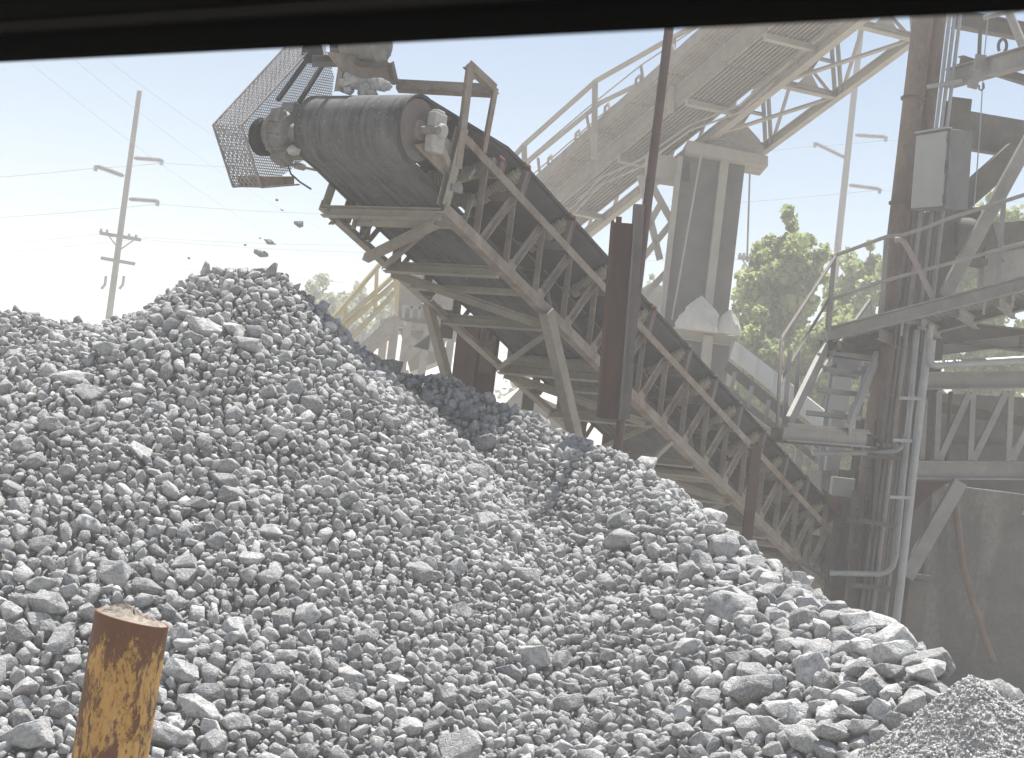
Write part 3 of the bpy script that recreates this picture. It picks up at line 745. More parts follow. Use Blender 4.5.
sh.lathe(SH - CA * .12, CA, [(0, .035), (.24, .035)], 12)
cp('sheave', sh, 'rubber', smooth=True)
for (a, b2) in (((278, 100), (309, 57)), ((297, 106), (322, 66))):
    cp('drive_belt', MB().bar(CP(*a, 1.5), CP(*b2, 1.5), .03, .035, CA), 'rubber')
cp('driven_sheave', MB().lathe(CP(316, 52, 1.46), CA, [(0, .03), (0, .1), (.08, .1), (.08, .03)], 22), 'rubber', smooth=True)
tb = MB(); tb.lathe(CP(285, 163, 1.35), CP(316, 170, 1.2) - CP(285, 163, 1.35), [(0, .012), (.08, .012), (.09, .03), (.18, .03), (.19, .012), ((CP(316, 170, 1.2) - CP(285, 163, 1.35)).length, .012)], 8)
tb.bar(CP(283, 152, 1.35), CP(284, 167, 1.35), .05, .05, CA)
cp('torque_arm', tb, 'machine')
cp('cable', MB().tube([CP(288, 166, 1.3), CP(291, 174, 1.3), CP(300, 182, 1.28), CP(311, 189, 1.26)], .008, 6), 'rubber')
# expanded metal belt guard: far sheet and edge strip, real strands
def strands(poly, o3, ex, ey, pitch_u, pitch_v, wd):
    """diamond lattice clipped to a convex 2-D polygon; o3 + ex*u + ey*v gives 3-D"""
    mb = MB(); us = [p[0] for p in poly]; vs = [p[1] for p in poly]; nrm = ex.cross(ey).normalized()
    cx, cy = sum(us) / len(us), sum(vs) / len(vs); Rr = max(math.hypot(p[0] - cx, p[1] - cy) for p in poly)
    for sgn in (1, -1):
        dv = Vector((pitch_u, sgn * pitch_v)); L = dv.length; dv /= L; nn = Vector((-dv.y, dv.x)); sp = pitch_u * pitch_v * 2 / L / 2
        k = -int(Rr / sp) - 1
        while k * sp < Rr:
            p0 = Vector((cx, cy)) + nn * (k * sp); t0, t1 = -1e9, 1e9; ok = True
            for i in range(len(poly)):
                a = Vector(poly[i]); b3 = Vector(poly[(i + 1) % len(poly)]); ed = b3 - a; en = Vector((-ed.y, ed.x))
                den = dv.dot(en); num = (a - p0).dot(en)
                if abs(den) < 1e-9:
                    if -num < 0: ok = False
                elif den > 0: t0 = max(t0, num / den)
                else: t1 = min(t1, num / den)
            if ok and t1 - t0 > .01:
                q0 = p0 + dv * t0; q1 = p0 + dv * t1
                mb.bar(o3 + ex * q0.x + ey * q0.y, o3 + ex * q1.x + ey * q1.y, wd, wd * .5, nrm)
            k += 1
    return mb
def ccw(p): 
    a = sum(p[i][0] * p[(i + 1) % len(p)][1] - p[(i + 1) % len(p)][0] * p[i][1] for i in range(len(p)))
    return p if a > 0 else p[::-1]
GT = 1.80
gpx = [(286, 46), (325, 46), (334, 76), (330, 112), (306, 158), (271, 184), (233, 187), (213, 125)]
gp = ccw([cpx(*q, GT) for q in gpx])
gd = cp('belt_guard', strands(gp, C(0, GT, 0), CD, CN, .052, .026, .0075), 'guard')
gd['label'] = 'expanded metal mesh guard around the drive belts'; gd['kind'] = 'stuff'
def edge_strip(a, b2, t0, t1):
    a = C(*(cpx(*a, GT)[0], t0, cpx(*a, GT)[1])); b2 = C(*(cpx(*b2, GT)[0], t0, cpx(*b2, GT)[1])); ex = (b2 - a).normalized(); L = (b2 - a).length
    return strands([(0, 0), (L, 0), (L, t1 - t0), (0, t1 - t0)], a, ex, CA, .075, .05, .008)
for a, b2 in (((286, 46), (213, 125)), ((213, 125), (233, 187)), ((233, 187), (271, 184))):
    e = cp('guard_strip', edge_strip(a, b2, 1.48, GT), 'guard', gd); e['kind'] = 'stuff'
fr = MB()
for t in (GT, 1.48):
    for a, b2 in (((286, 46), (213, 125)), ((213, 125), (233, 187)), ((233, 187), (271, 184))):
        fr.bar(C(cpx(*a, GT)[0], t, cpx(*a, GT)[1]), C(cpx(*b2, GT)[0], t, cpx(*b2, GT)[1]), .014)
cp('guard_edging', fr, 'guard', gd)
cp('guard_liner', MB().prism([C(cpx(234, 176, GT)[0], 1.5, cpx(234, 176, GT)[1]), C(cpx(268, 176, GT)[0], 1.5, cpx(268, 176, GT)[1]), C(cpx(268, 185, GT)[0], 1.5, cpx(268, 185, GT)[1]), C(cpx(236, 187, GT)[0], 1.5, cpx(236, 187, GT)[1])], CA * .26), 'frame_rust', gd)
# carrying idlers
for s in (0.1, .62, 1.02, 1.95, 2.9, 3.85, 4.8, 5.55, 6.3, 7.05, 7.8, 8.55, 9.3):
    base = cp('idler', MB().angle(C(s, -.02, TH + .035), C(s, TW + .02, TH + .035), .06, .009, CN), 'frame_rust')
    nB = PN + PR - .05
    def roll(a, b2, nm='roll'):
        L = (b2 - a).length; pf = [(0, .02), (0, .058)]; k = 0.02
        while k < L - .03: pf += [(k, .066), (k + .018, .066), (k + .022, .05), (k + .028, .05)]; k += .03
        pf += [(L, .058), (L, .02)]
        return cp(nm, MB().lathe(a, b2 - a, pf, 14), 'roll_tan', base, smooth=True)
    tr = 1.0 if s > .75 else .5
    if s > .3:
        roll(C(s, TC - .16, nB - .035), C(s, TC + .16, nB - .035), 'centre_roll')
        for sg in (-1, 1):
            a = C(s, TC + sg * .2, nB - .02); b2 = C(s, TC + sg * .54, nB - .02 + .345 * .8 * tr); roll(a, b2, 'wing_roll')
            br = MB(); p0 = C(s + .045, TC + sg * .575, nB + .31 * tr); 
            br.tube([C(s + .05, TC + sg * .60, TH + .02), C(s + .05, TC + sg * .60, nB + .27 * tr), C(s + .02, TC + sg * .595, nB + .33 * tr), C(s - .05, TC + sg * .585, nB + .32 * tr)], .018, 7)
            cp('bracket', br, 'red_bracket' if s < 4 else 'post_grey', base, smooth=True)
            cp('stand', MB().angle(C(s + .0, TC + sg * .60, TH), C(s + .0, TC + sg * .59, nB + .27 * tr), .05, .008, CD), 'post_grey', base)
# return rolls
for s in (.38, 3.35, 6.3, 9.0):
    o = cp('return_roll', MB().lathe(C(s, .06, PN - PR - .085), CA, [(0, .02), (0, .06), (.1, .068), (.11, .06), (.28, .064), (.3, .07), (.52, .064), (.9, .066), (.92, .06), (1.12, .066), (1.13, .02)], 18), 'roll_tan', smooth=True)
    cp('roll_hanger', MB().bar(C(s, .03, PN - PR - .085), C(s, .03, .3), .05, .012, CD), 'frame_tan', o); cp('roll_hanger', MB().bar(C(s, TW - .03, PN - PR - .085), C(s, TW - .03, .3), .05, .012, CD), 'frame_tan', o)
# inner deck plates added to darken the space between runs and walkway-side hangers on the far side
for k in range(9):
    s = .9 + k * 1.0
    cp('deck_plate', MB().box(C(s + .45, TC, .40), (.46, .5, .006), (CD, CA, CN)), 'plant_dark')
for s in (2.3, 3.1, 4.05, 5.2):
    q = C(s, TW + .1, .12); cp('scrap_hanger', MB().bar(q, q - Vector((0, 0, .28)), .13, .012, (0, 1, 0)), 'plant_dark')
# legs
def leg(px0, py0, px1, py1, t, w_):
    s0, n0 = cpx(px0, py0, t); a = C(s0, t, n0); s1, n1 = cpx(px1, py1, t); d = C(s1, t, n1) - a
    return cp('leg', MB().chan(a, a + d * ((a.z + .05) / -d.z), w_, w_ * .8, .012, CA), 'frame_tan')
leg(546, 311, 576, 440, -.06, .12); leg(427, 302, 449, 385, TW + .06, .09)
leg(676, 437, 640, 472, -.0, .05)
cp('leg', MB().chan(C(8.9, .02, 0), down(C(8.9, .02, 0), -.05), .12, .1, .012, CA), 'plant_dark'); cp('leg', MB().chan(C(8.9, TW - .02, 0), down(C(8.9, TW - .02, 0), -.05), .12, .1, .012, CA), 'plant_dark')
# tail end: end posts, guard plate
for s in (9.55, 9.7): cp('tail_post', MB().angle(C(s, -.03, .62) + Vector((0, 0, .1)), down(C(s, -.03, 0), -.05), .07, .01, CA), 'plant_dark')
cp('tail_pulley', MB().lathe(C(S1 + .1, T0 - .02, PN), CA, [(0, .05), (0, .24), (1.05, .24), (1.05, .05)], 28), 'machine', smooth=True)
tp = cp('tail_guard_plate', MB().prism([CP(824, 489, -.12), CP(843, 505, -.12), CP(841, 515, -.12), CP(826, 500, -.12)], CA * .02), 'rust_dark'); tp['label'] = 'red-brown plate at the tail of the belt'
cp('tail_hose', MB().tube([CP(788, 572, -.05), CP(800, 561, -.05), CP(818, 572, -.05), CP(828, 580, -.05)], .03, 8), 'post_grey', smooth=True)

# stones riding the belt over the head pulley
for k, (px, py, hw, st) in enumerate([(355, 82, 10, (1.2, .9, .8)), (346, 83, 6, (1, .9, .8)), (365, 90, 9, (.8, .8, 1.3)), (378, 84, 9, (1.4, .8, .7)), (386, 87, 5, (1.2, .8, .7)), (349, 91, 5, (1, 1, .7)), (372, 93, 6, (1, 1, .7))]):
    s, n = cpx(px, py, .62); q = C(-.45, .62, .8) ; yy = q.y
    rock_at(P(px, py, yy), hw / F_PX * yy, st, ['biggest rock riding over the head pulley', 'small rock at the left of the rocks on the head pulley', 'upright rock in front of the others on the head pulley', 'pointed rock at the right of the rocks on the head pulley'][k] if k < 4 else 'small stone among the rocks on the head pulley', None if k < 4 else 'small stones on the pulley', 3, None, 400 + k)
for k in range(46):                                # stone load on the carrying run
    s = .4 + 9 * (k + random.random() * .8) / 46; t = TC + random.uniform(-.28, .28)
    r_ = random.uniform(.06, .10); c = C(s, t, PN + PR + r_ * .7 + max(0, abs(t - TC) - .18) * .85)
    rock_at(c, r_, (1, random.uniform(.7, .95), random.uniform(.6, .9)), 'stone carried up in the trough of the belt', 'stones on the belt', 2)
# steel columns carrying the conveyor
for k, (px, w_, lab) in enumerate(((472, .24, 'wide rust-brown steel column under the left side of the conveyor'), (492, .2, 'narrow rust-brown steel column just right of the wide one under the conveyor'))):
    Y = 19.6 + k * .3; a = P(px - k * 1, 322, Y); p = empty('support_column', down(a), lab, 'column')
    ob('column_shaft', MB().ibeam(down(a, -.05), a, w_, w_, .02, (0.25, 1, 0)), 'rust_dark', p); ob('cap_plate', MB().box(a + Vector((0, 0, .015)), (w_ * .65, w_ * .65, .015)), 'post_grey', p)
    ob('base_plate', MB().box(down(a, .012), (w_ * .9, w_ * .9, .012)), 'post_grey', p)

# ------------------------------------------------------------------ steel post with the tall thin pole, in front of the conveyor
Yp = 16.2
base = P(616, 462, Yp); p = empty('steel_post', Vector((base.x, base.y, 0)), 'tall thin brown pole with a heavy rusty steel beam clamped to it', 'post')
top = P(671.5, 8, Yp); dr = (top - P(616, 462, Yp)); foot = P(616, 462, Yp) - dr.normalized() * (P(616, 462, Yp).z + .05)
ob('pole', MB().tube([foot, top], .042, 12), 'pole_brown', p, True)
def px_box(name, x0, y0, x1, y1, wpx, Y, dep, mat, par):       # upright bar between two pixels
    a = P(x0, y0, Y); b2 = P(x1, y1, Y); w_ = wpx / F_PX * Y
    return ob(name, MB().bar(a, b2, w_, dep, (0, 1, 0)), mat, par, bev=.006)
a = P(608, 419, Yp - .1); b2 = P(623, 223, Yp - .1)
ob('beam_web', MB().bar(a, b2, .17, .02, (0, 1, 0)), 'rust_dark', p)
for sx, mt in ((-.095, 'rust_dark'), (.1, 'post_grey')):
    ob('beam_flange', MB().bar(a + Vector((sx, 0, 0)), b2 + Vector((sx, 0, 0)), .022, .2, (0, 1, 0)), mt, p)
ob('beam_lug', MB().bar(P(618.5, 224, Yp - .1), P(619, 217, Yp - .1), .05, .05, (0, 1, 0)), 'rust_dark', p)
ob('clamp_channel', MB().chan(P(624, 419, Yp - .05), P(639, 205, Yp - .05), .1, .1, .012, (0, 1, 0)), 'post_grey', p)
q = empty('short_steel_post', down(P(745, 545, 15.6)), 'short weathered steel angle post standing by the lower conveyor truss', 'post')
a = P(756.5, 446, 15.6); b2 = P(746.5, 542, 15.6); b2 = a + (b2 - a).normalized() * ((a.z + .05) / -(b2 - a).normalized().z)
ob('post_shaft', MB().chan(b2, a, .085, .07, .012, (0, 1, 0)), 'pole_brown', q); ob('post_cap', MB().box(a, (.055, .04, .012)), 'pole_brown', q)

# ------------------------------------------------------------------ rusty yellow guard post
Yb = 6.4; bt = P(133, 612, Yb); rad = 37 / F_PX * Yb
bt = bt + Vector((-.044, 0, 0)); p = empty('guard_post', down(bt), 'rusting yellow steel pipe post filled with concrete in the foreground', 'post')
mb = MB(); n = 40; V = []
p.rotation_euler = (0, R(1.6), 0)
for z in (-.05 - bt.z, -.02): 
    for k in range(n):
        a = k * 2 * math.pi / n; sl = .014 * math.cos(a) if z > -.04 else 0
        V.append(bt + Vector((rad * math.cos(a), rad * math.sin(a), z - sl)))
for k in range(n):
    a = k * 2 * math.pi / n; V.append(bt + Vector((rad * .92 * math.cos(a), rad * .92 * math.sin(a), -.02 - .014 * math.cos(a))))
f = [(k, (k + 1) % n, n + (k + 1) % n, n + k) for k in range(n)] + [(n + k, n + (k + 1) % n, 2 * n + (k + 1) % n, 2 * n + k) for k in range(n)]
o = ob('pipe', mb.add(V, f), 'bollard', p, True)
# mapping of the paint measures from the top rim
for nd in M['bollard'].node_tree.nodes: pass
zc = (max(v.z for v in V) + min(v.z for v in V)) / 2; ztop = max(v.z for v in V) - zc
for nd in M['bollard'].node_tree.nodes:
    if nd.type == 'MAP_RANGE': nd.inputs[1].default_value = ztop - .17; nd.inputs[2].default_value = ztop - .03
V = []; rings = 7; r_ = np.random.default_rng(5)
for i in range(rings):
    for k in range(n):
        a = k * 2 * math.pi / n; rr = rad * .955 * (1 - i / rings); x_, y_ = rr * math.cos(a), rr * math.sin(a)
        V.append(bt + Vector((x_, y_, -.024 - .014 * x_ / rad + .03 * (1 - (rr / rad) ** 2) * (1.3 if x_ < 0 else .8) + .005 * r_.normal() * (i > 0))))
V.append(bt + Vector((0, 0, .014)))
f = [(i * n + k, i * n + (k + 1) % n, (i + 1) * n + (k + 1) % n, (i + 1) * n + k) for i in range(rings - 1) for k in range(n)] + [((rings - 1) * n + k, (rings - 1) * n + (k + 1) % n, rings * n) for k in range(n)]
ob('concrete_fill', MB().add(V, f), surf('crumbled_concrete', (.18, .14, .11), (.3, .25, .2), (.42, .38, .33), .5, 22, .95, 0, .8), p)

# ------------------------------------------------------------------ plant structure on the right
def pxbar(par, name, a, b2, w_, h=None, mat='plant_grey', kind='bar', up=(0, 0, 1), **k):
    """bar between two (px, py, depth) points; w_, h in metres"""
    A = P(*a) if len(a) == 3 else Vector(a[:3]); B = P(*b2) if len(b2) == 3 else Vector(b2[:3])
    mb = MB(); h = h or w_
    if len(b2) == 3 and b2[0] >= 1030: B = A + (B - A) * 1.8          # runs on past the picture's edge
    if kind == 'bar': mb.bar(A, B, w_, h, up)
    elif kind == 'I': mb.ibeam(A, B, w_, h, None, up)
    elif kind == 'U': mb.chan(A, B, w_, h, None, up)
    elif kind == 'L': mb.angle(A, B, w_, None, up)
    elif kind == 'pipe': mb.tube([A, B], w_ / 2, 10)
    return ob(name, mb, mat, par, smooth=(kind == 'pipe'), **k)
def pxtube(par, name, pts, r, mat, n=8):
    return ob(name, MB().tube([P(*q) for q in pts], r, n), mat, par, True)
def pxline_ground(a, b2):            # carry an upright's line on down to the ground
    A, B = P(*a), P(*b2); d = B - A; return A + d * ((A.z + .05) / -d.z)

tower = empty('plant_tower', G(890, 500, 23), 'rust-brown pipe columns and dusty grey beams of the plant at the right edge', 'structure')
Yc = 23.0
for (x0, x1, w_, dy, mt) in ((924.5, 876, .27, 0, 'col_rust'), (940.5, 893, .19, .12, 'col_rust')):
    a = (x0, 5, Yc + dy); b2 = (x1, 420, Yc + dy)
    ob('column', MB().tube([pxline_ground(a, b2), P(*a)], w_ / 2, 20), mt, tower, True)
ob('column', MB().ibeam(pxline_ground((935, 300, 23.6), (921, 420, 23.6)), P(958, 100, 23.6), .3, .3, .025, (0, 1, 0)), 'plant_dark', tower)
ob('column', MB().ibeam(pxline_ground((862, 470, 23.7), (856, 520, 23.7)), P(868, 420, 23.7), .26, .26, .025, (0, 1, 0)), 'plant_dark', tower)
ob('column', MB().chan(pxline_ground((842, 500, 23.4), (838, 540, 23.4)), P(846, 470, 23.4), .16, .16, .02, (0, 1, 0)), 'plant_dark', tower)
ob('column', MB().chan(pxline_ground((880, 440, 22.9), (868, 540, 22.9)), P(884, 400, 22.9), .12, .14, .02, (0, 1, 0)), 'plant_dark', tower)
# upper beams
pxbar(tower, 'lifting_beam', (948, 79, 23.4), (1034, 55, 20.6), .14, .24, 'plant_grey', 'I')
pxbar(tower, 'stop_plate', (981, 55, 22.0), (979, 70, 22.0), .13, .06, 'plant_grey', 'bar', (0, 1, 0))
pxbar(tower, 'stop_plate', (974, 80, 22.1), (972, 88, 22.1), .12, .06, 'plant_grey', 'bar', (0, 1, 0))
ey = P(1002.5, 46, 21.4)
ob('lifting_eye', MB().tube([ey + Vector((math.cos(a) * .05, 0, math.sin(a) * .085 + .0)) for a in np.linspace(-.9, math.pi + .9, 14)], .02, 8), 'plant_dark', tower, True)
ob('shackle', MB().tube([P(979, 85, 22), P(979, 89, 22), P(981.5, 90.5, 22), P(984, 88, 22), P(983.5, 83, 22)], .012, 6), 'plant_dark', tower, True)
pxbar(tower, 'deep_beam', (950, 128, 24.0), (1040, 143, 24.6), .2, .50, 'plant_dark', 'bar')
pxbar(tower, 'top_beam', (956, 19, 23.6), (1036, 34, 24.2), .2, .22, 'plant_dark', 'I')
pxbar(tower, 'top_beam', (960, 60, 24.8), (1040, 85, 25.4), .12, .12, 'plant_dark', 'I')
pxbar(tower, 'pipe_brace', (1006, 5, 22.0), (1023, 46, 21.8), .11, None, 'plant_grey', 'pipe')
pxbar(tower, 'pipe_brace', (984, 18, 22.6), (1030, 6, 22.2), .06, None, 'plant_grey', 'pipe')
pxbar(tower, 'hanger_rod', (981, 14, 22.2), (979, 58, 22.2), .05, None, 'plant_dark', 'pipe')
pxtube(tower, 'hoist_cable', [(988, 18, 22.3), (984, 60, 22.3), (980, 130, 22.3), (974, 208, 22.3)], .008, 'wire', 6)
pxbar(tower, 'knee_brace', (955, 206, 23.9), (1016, 152, 24.0), .16, .3, 'plant_dark', 'bar')
pxbar(tower, 'raking_strut', (1036, 128, 22.4), (944, 296, 22.8), .16, .16, 'plant_grey', 'U', (0, 1, 0))
pxbar(tower, 'raking_strut', (994, 222, 23.3), (1006, 262, 23.3), .07, .07, 'plant_grey', 'L', (0, 1, 0))
# dark hopper side and motor behind the rail
ob('hopper_side', MB().prism([P(988, 224, 23.5), P(1040, 219, 23.8), P(1040, 246, 23.8), P(985, 254, 23.5)], (0, .3, 0)), 'plant_dark', tower)
ob('hopper_panel', MB().prism([P(985, 254, 23.6), P(1040, 236, 23.8), P(1040, 300, 23.8), P(982, 300, 23.6)], (0, .3, 0)), 'plant_grey', tower)
mt_ = MB(); q = P(948, 236, 23.6); ax = Vector((.93, .36, .1)); mt_.lathe(q, ax, [(0, .1), (0, .24), (.08, .3), (.45, .3), (.5, .24), (.5, .1)], 18); mt_.box(q + ax * .25 + Vector((0, 0, .33)), (.16, .12, .06)); mt_.box(q + ax * .25 - Vector((0, 0, .32)), (.3, .2, .04))
ob('motor', mt_, 'plant_dark', tower, True)
# lattice girder
Yg = 22.6
pxbar(tower, 'girder_top_beam', (924, 381, Yg), (1040, 379, Yg + .3), .16, .22, 'plant_grey', 'I')
pxbar(tower, 'girder_bottom_beam', (914, 470, Yg), (1040, 471, Yg + .3), .2, .23, 'plant_grey', 'I')
for (x0, y0, x1, y1, w_) in ((939, 392, 936, 460, .07), (973, 392, 970, 460, .07), (1011, 391, 1008, 461, .07), (969, 393, 939, 460, .08), (1006, 392, 973, 460, .08), (1040, 400, 1012, 460, .08), (1048, 391, 1045, 461, .07), (1078, 393, 1048, 461, .08), (1086, 391, 1083, 462, .07), (1118, 393, 1086, 462, .08), (1124, 391, 1121, 462, .07), (925, 400, 922, 460, .06)):
    pxbar(tower, 'girder_web', (x0, y0, Yg + .03), (x1, y1, Yg + .03), w_, None, 'plant_grey', 'L', (0, 1, 0))
pxbar(tower, 'girder_brace', (960, 482, Yg - .1), (906, 577, Yg - .1), .17, .14, 'plant_grey', 'U', (0, 1, 0))
for (x0, y0, x1, y1, w_, mt) in ((926, 405, 1040, 425, .12, 'plant_dark'), (930, 440, 1040, 442, .1, 'plant_dark'), (926, 330, 1040, 342, .25, 'plant_dark'), (940, 350, 1040, 338, .12, 'plant_grey')):
    pxbar(tower, 'inner_beam', (x0, y0, 24.3), (x1, y1, 24.5), w_, w_ * 1.2, mt, 'I')
ob('rust_plate', MB().prism([P(910, 514, 23.1), P(909, 482, 23.1), P(950, 481, 23.1), P(930, 496, 23.1)], (0, .05, 0)), 'rust_dark', tower)
pxbar(tower, 'red_pipe', (951, 392, 23.4), (947, 462, 23.4), .06, None, 'hose', 'pipe')
# lower cross pipes at the foot of the columns
pxbar(tower, 'guard_rail_pipe', (832, 441, 22.5), (906, 447, 22.9), .06, None, 'plant_grey', 'pipe')
ob('junction_box', MB().box(P(842, 487, 23.0), (.14, .1, .12)), 'cabinet', tower, bev=.01)
sc1 = MB(); 
for (x0, y0, x1, y1, w_) in ((855, 490, 848, 560, .09), (846, 520, 866, 524, .1), (862, 500, 858, 585, .07), (846, 545, 862, 548, .12), (868, 494, 860, 590, .05), (852, 570, 850, 600, .14)): sc1.bar(P(x0, y0, 22.7), P(x1, y1, 22.7), w_, w_ * .7)
ob('take_up_gear', sc1, 'plant_dark', tower)
for (x, y, w_) in ((912, 100, .16), (900, 205, .16), (880, 395, .16), (871, 470, .17), (866, 512, .16)): q = P(x + 1, y, Yc); ob('column_flange', MB().lathe(q, (0, 0, 1), [(0, .1), (0, w_), (.03, w_), (.03, .1)], 20), 'plant_dark', tower, True)
for (x0, y0, x1, y1) in ((858, 520, 905, 528), (852, 585, 900, 590), (868, 455, 912, 460)): pxbar(tower, 'pipe_bracket', (x0, y0, 22.25), (x1, y1, 22.25), .04, .06, 'plant_dark')
for k, (x0, y0, x1, y1) in enumerate(((876, 420, 862, 600), (868, 500, 858, 610), (884, 455, 874, 600))): pxtube(tower, 'cable_drop', [(x0, y0, 22.5), ((x0 + x1) / 2 + 2 - 2 * k, (y0 + y1) / 2, 22.5), (x1, y1, 22.5)], .018, 'rubber')

sh_ = ob('tail_infill', MB().prism([P(822, 470, 25.6), P(935, 484, 25.9), P(935, 690, 25.9), P(815, 660, 25.6)], (.1, 1.5, 0)), 'plant_dark'); tag(ob('conduit_infill', MB().prism([P(908, 214, 23.3), P(950, 210, 23.3), P(926, 420, 23.3), P(914, 640, 23.3), P(858, 630, 23.3)], (0, .06, 0)), 'plant_dark'), 'dark backing tray added behind the conduits to block bright gaps', 'infill'); tag(sh_, 'dark machinery panel added behind the tail of the conveyor to fill bright gaps', 'machine')  # dark sheets added behind the tail and conduits to block bright gaps
uh_ = ob('girder_infill', MB().prism([P(912, 392, 26.4), P(1080, 400, 26.8), P(1080, 500, 26.8), P(912, 490, 26.4)], (.2, 1.5, 0)), 'plant_dark'); tag(uh_, 'dark plant panel added behind the girder webs to hide bright ground', 'machine')  # dark sheet added behind the girder so bright ground does not show
# electrical cabinet
cab = empty('electrical_cabinet', P(928, 212, 21.8), 'tall grey electrical cabinet fixed to the brown columns', 'cabinet')
TL, TR, BR, BL = P(917, 134, 22.1), P(951, 128.5, 21.6), P(945.5, 208.5, 21.6), P(911, 211, 22.1); dv = P(973, 131, 22.0) - TR
ob('body', MB().hexa([BL, BR, BR + dv, BL + dv, TL, TR, TR + dv, TL + dv]), 'cabinet_shaded', cab, bev=.01)
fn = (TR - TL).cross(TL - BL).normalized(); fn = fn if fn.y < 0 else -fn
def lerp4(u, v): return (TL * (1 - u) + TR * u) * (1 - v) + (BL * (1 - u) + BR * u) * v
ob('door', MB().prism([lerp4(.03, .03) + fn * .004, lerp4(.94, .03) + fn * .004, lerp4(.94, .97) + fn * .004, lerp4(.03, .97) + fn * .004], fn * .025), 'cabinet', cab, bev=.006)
ob('drip_hood', MB().prism([TL - fn * .02, TR - fn * .02, TR + fn * .05, TL + fn * .05], (0, 0, .02)), 'cabinet', cab)
for v in (.12, .45, .5, .88): ob('hinge', MB().box(lerp4(.965, v) + fn * .02, (.015, .02, .05)), 'plant_dark', cab)
# conduits
for k, x in enumerate((945, 950, 955.5)):
    c_ = ob('conduit', MB().tube([P(x + 6, 5, 22.7), P(x - 9, 130, 22.7)], .024, 10), 'galv', None, True)
    tag(c_, ['leftmost of the three thin conduits above the electrical cabinet', 'middle one of the three thin conduits above the electrical cabinet', 'rightmost of the three thin conduits above the electrical cabinet'][k], 'pipe', 'conduits above the cabinet')
for i, (y0, xs) in enumerate(((86, (927, 962)),)):
    c_ = ob('conduit_clamp', MB().bar(P(xs[0], 87, 22.55), P(xs[1], 81, 22.55), .03, .05), 'galv'); tag(c_, 'flat steel clamp bar across the conduits above the cabinet', 'bracket')
lower = [(915, 212, 867, 610), (921, 212, 873, 612), (927, 212, 880, 614), (932, 211, 885, 616), (937, 210, 920, 352), (943, 210, 926, 352), (906, 250, 861, 612)]
for k, (x0, y0, x1, y1) in enumerate(lower):
    c_ = ob('conduit', MB().tube([P(x0, y0, 22.4), P(x1, y1, 22.4)], .02 + .009 * (k % 2), 10), 'galv', None, True); c_.data.materials[0] = M['plant_grey' if k % 2 else 'post_grey']; tag(c_, ['second', 'third', 'fourth', 'fifth', 'second to last', 'last', 'first'][k] + ' from the left of the seven thin conduits below the electrical cabinet', 'pipe', 'conduits below the cabinet')
def bent(pts, r, lab, mat='galv'):
    c_ = ob('conduit', MB().tube([P(*q) for q in pts], r, 10), mat, None, True); tag(c_, lab, 'pipe')
bent([(930, 325, 21.9), (921.5, 400, 21.9), (900, 590, 21.9), (896, 625, 21.9), (893, 650, 21.9)], .05, 'long light grey pipe running down beside the concrete wall')
bent([(917, 330, 22.1), (908, 430, 22.1), (896, 555, 22.1), (893, 566, 22.1), (887, 572, 22.1), (880, 574, 22.1), (830, 573, 22.1)], .036, 'grey conduit that runs down and bends left above the stones')
bent([(912, 395, 22.3), (907, 432, 22.3), (904, 445, 22.3), (896, 451, 22.3), (885, 452.5, 22.3), (812, 453, 22.3)], .036, 'horizontal grey conduit below the stair landing')
bent([(1040, 359, 21.8), (936, 365, 21.8), (931.5, 364, 21.8), (930, 360, 21.8), (932, 340, 21.8)], .05, 'light grey pipe with an elbow lying along the girder top')
for (y, x0, x1) in ((322, 908, 924), (440, 893, 912), (398, 900, 926), (497, 890, 912)):
    c_ = ob('pipe_clamp', MB().bar(P(x0, y, 21.85), P(x1, y + 1, 21.85), .02, .04), 'galv'); tag(c_, 'small clamp bar across the pipes at height %s of the column' % {322: 'of the catwalk', 440: 'of the stair landing', 398: 'of the girder', 497: 'of the girder brace'}[y], 'bracket')
h_ = ob('hose', MB().tube([P(895, 240, 21.6), P(900, 239.5, 21.6), P(905, 243, 21.6), P(911, 254, 21.6), P(920, 271, 21.6), P(933, 299, 21.6)], .036, 10), 'pink_hose', None, True); tag(h_, 'faded red hose slanting down behind the catwalk rail', 'hose')
h_ = ob('hose', MB().tube([P(953, 482, 23.2), P(957, 520, 23.2), P(962, 560, 23.4), P(972, 600, 23.6), P(985, 640, 23.8), P(994, 662, 24)], .045, 10), 'hose', None, True); tag(h_, 'dark brown hose hanging down the concrete wall', 'hose')

# catwalk
cw = empty('catwalk', G(880, 320, 22.5), 'dusty grey catwalk with handrail passing in front of the columns', 'catwalk')
Ya, Yz = 22.6, 20.6
yy = lambda x: Ya + (Yz - Ya) * (x - 826) / 198
pxbar(cw, 'edge_beam', (826, 335, yy(826)), (1034, 281, yy(1034)), .07, .17, 'plant_grey', 'U')
dk = Vector((.45, .95, 0)).normalized()
for k in range(18):
    x0 = 828 + k * 16.5
    a = P(x0, 336.5 - (x0 - 826) * .27, yy(x0)); b2 = P(x0 + 15.4, 336.5 - (x0 + 15.4 - 826) * .27, yy(x0 + 15.4)); n = (b2 - a)
    gm = MB()
    for j in range(9): gm.bar(a + dk * (.06 + j * .115), b2 + dk * (.06 + j * .115), .012, .035)
    for j in range(4): gm.bar(a + n * (j / 3.3 + .04) + dk * .05, a + n * (j / 3.3 + .04) + dk * 1.0, .012, .03)
    ob('grating_panel', gm, 'plant_grey', cw)
pxe = lambda x: (x, 336.5 - (x - 826) * .27 + 4, yy(x))
A_, B_ = P(*pxe(840)) + dk * 1.05, P(*pxe(1125)) + dk * 1.05
ob('edge_beam', MB().chan(A_, B_, .07, .17), 'plant_grey', cw)
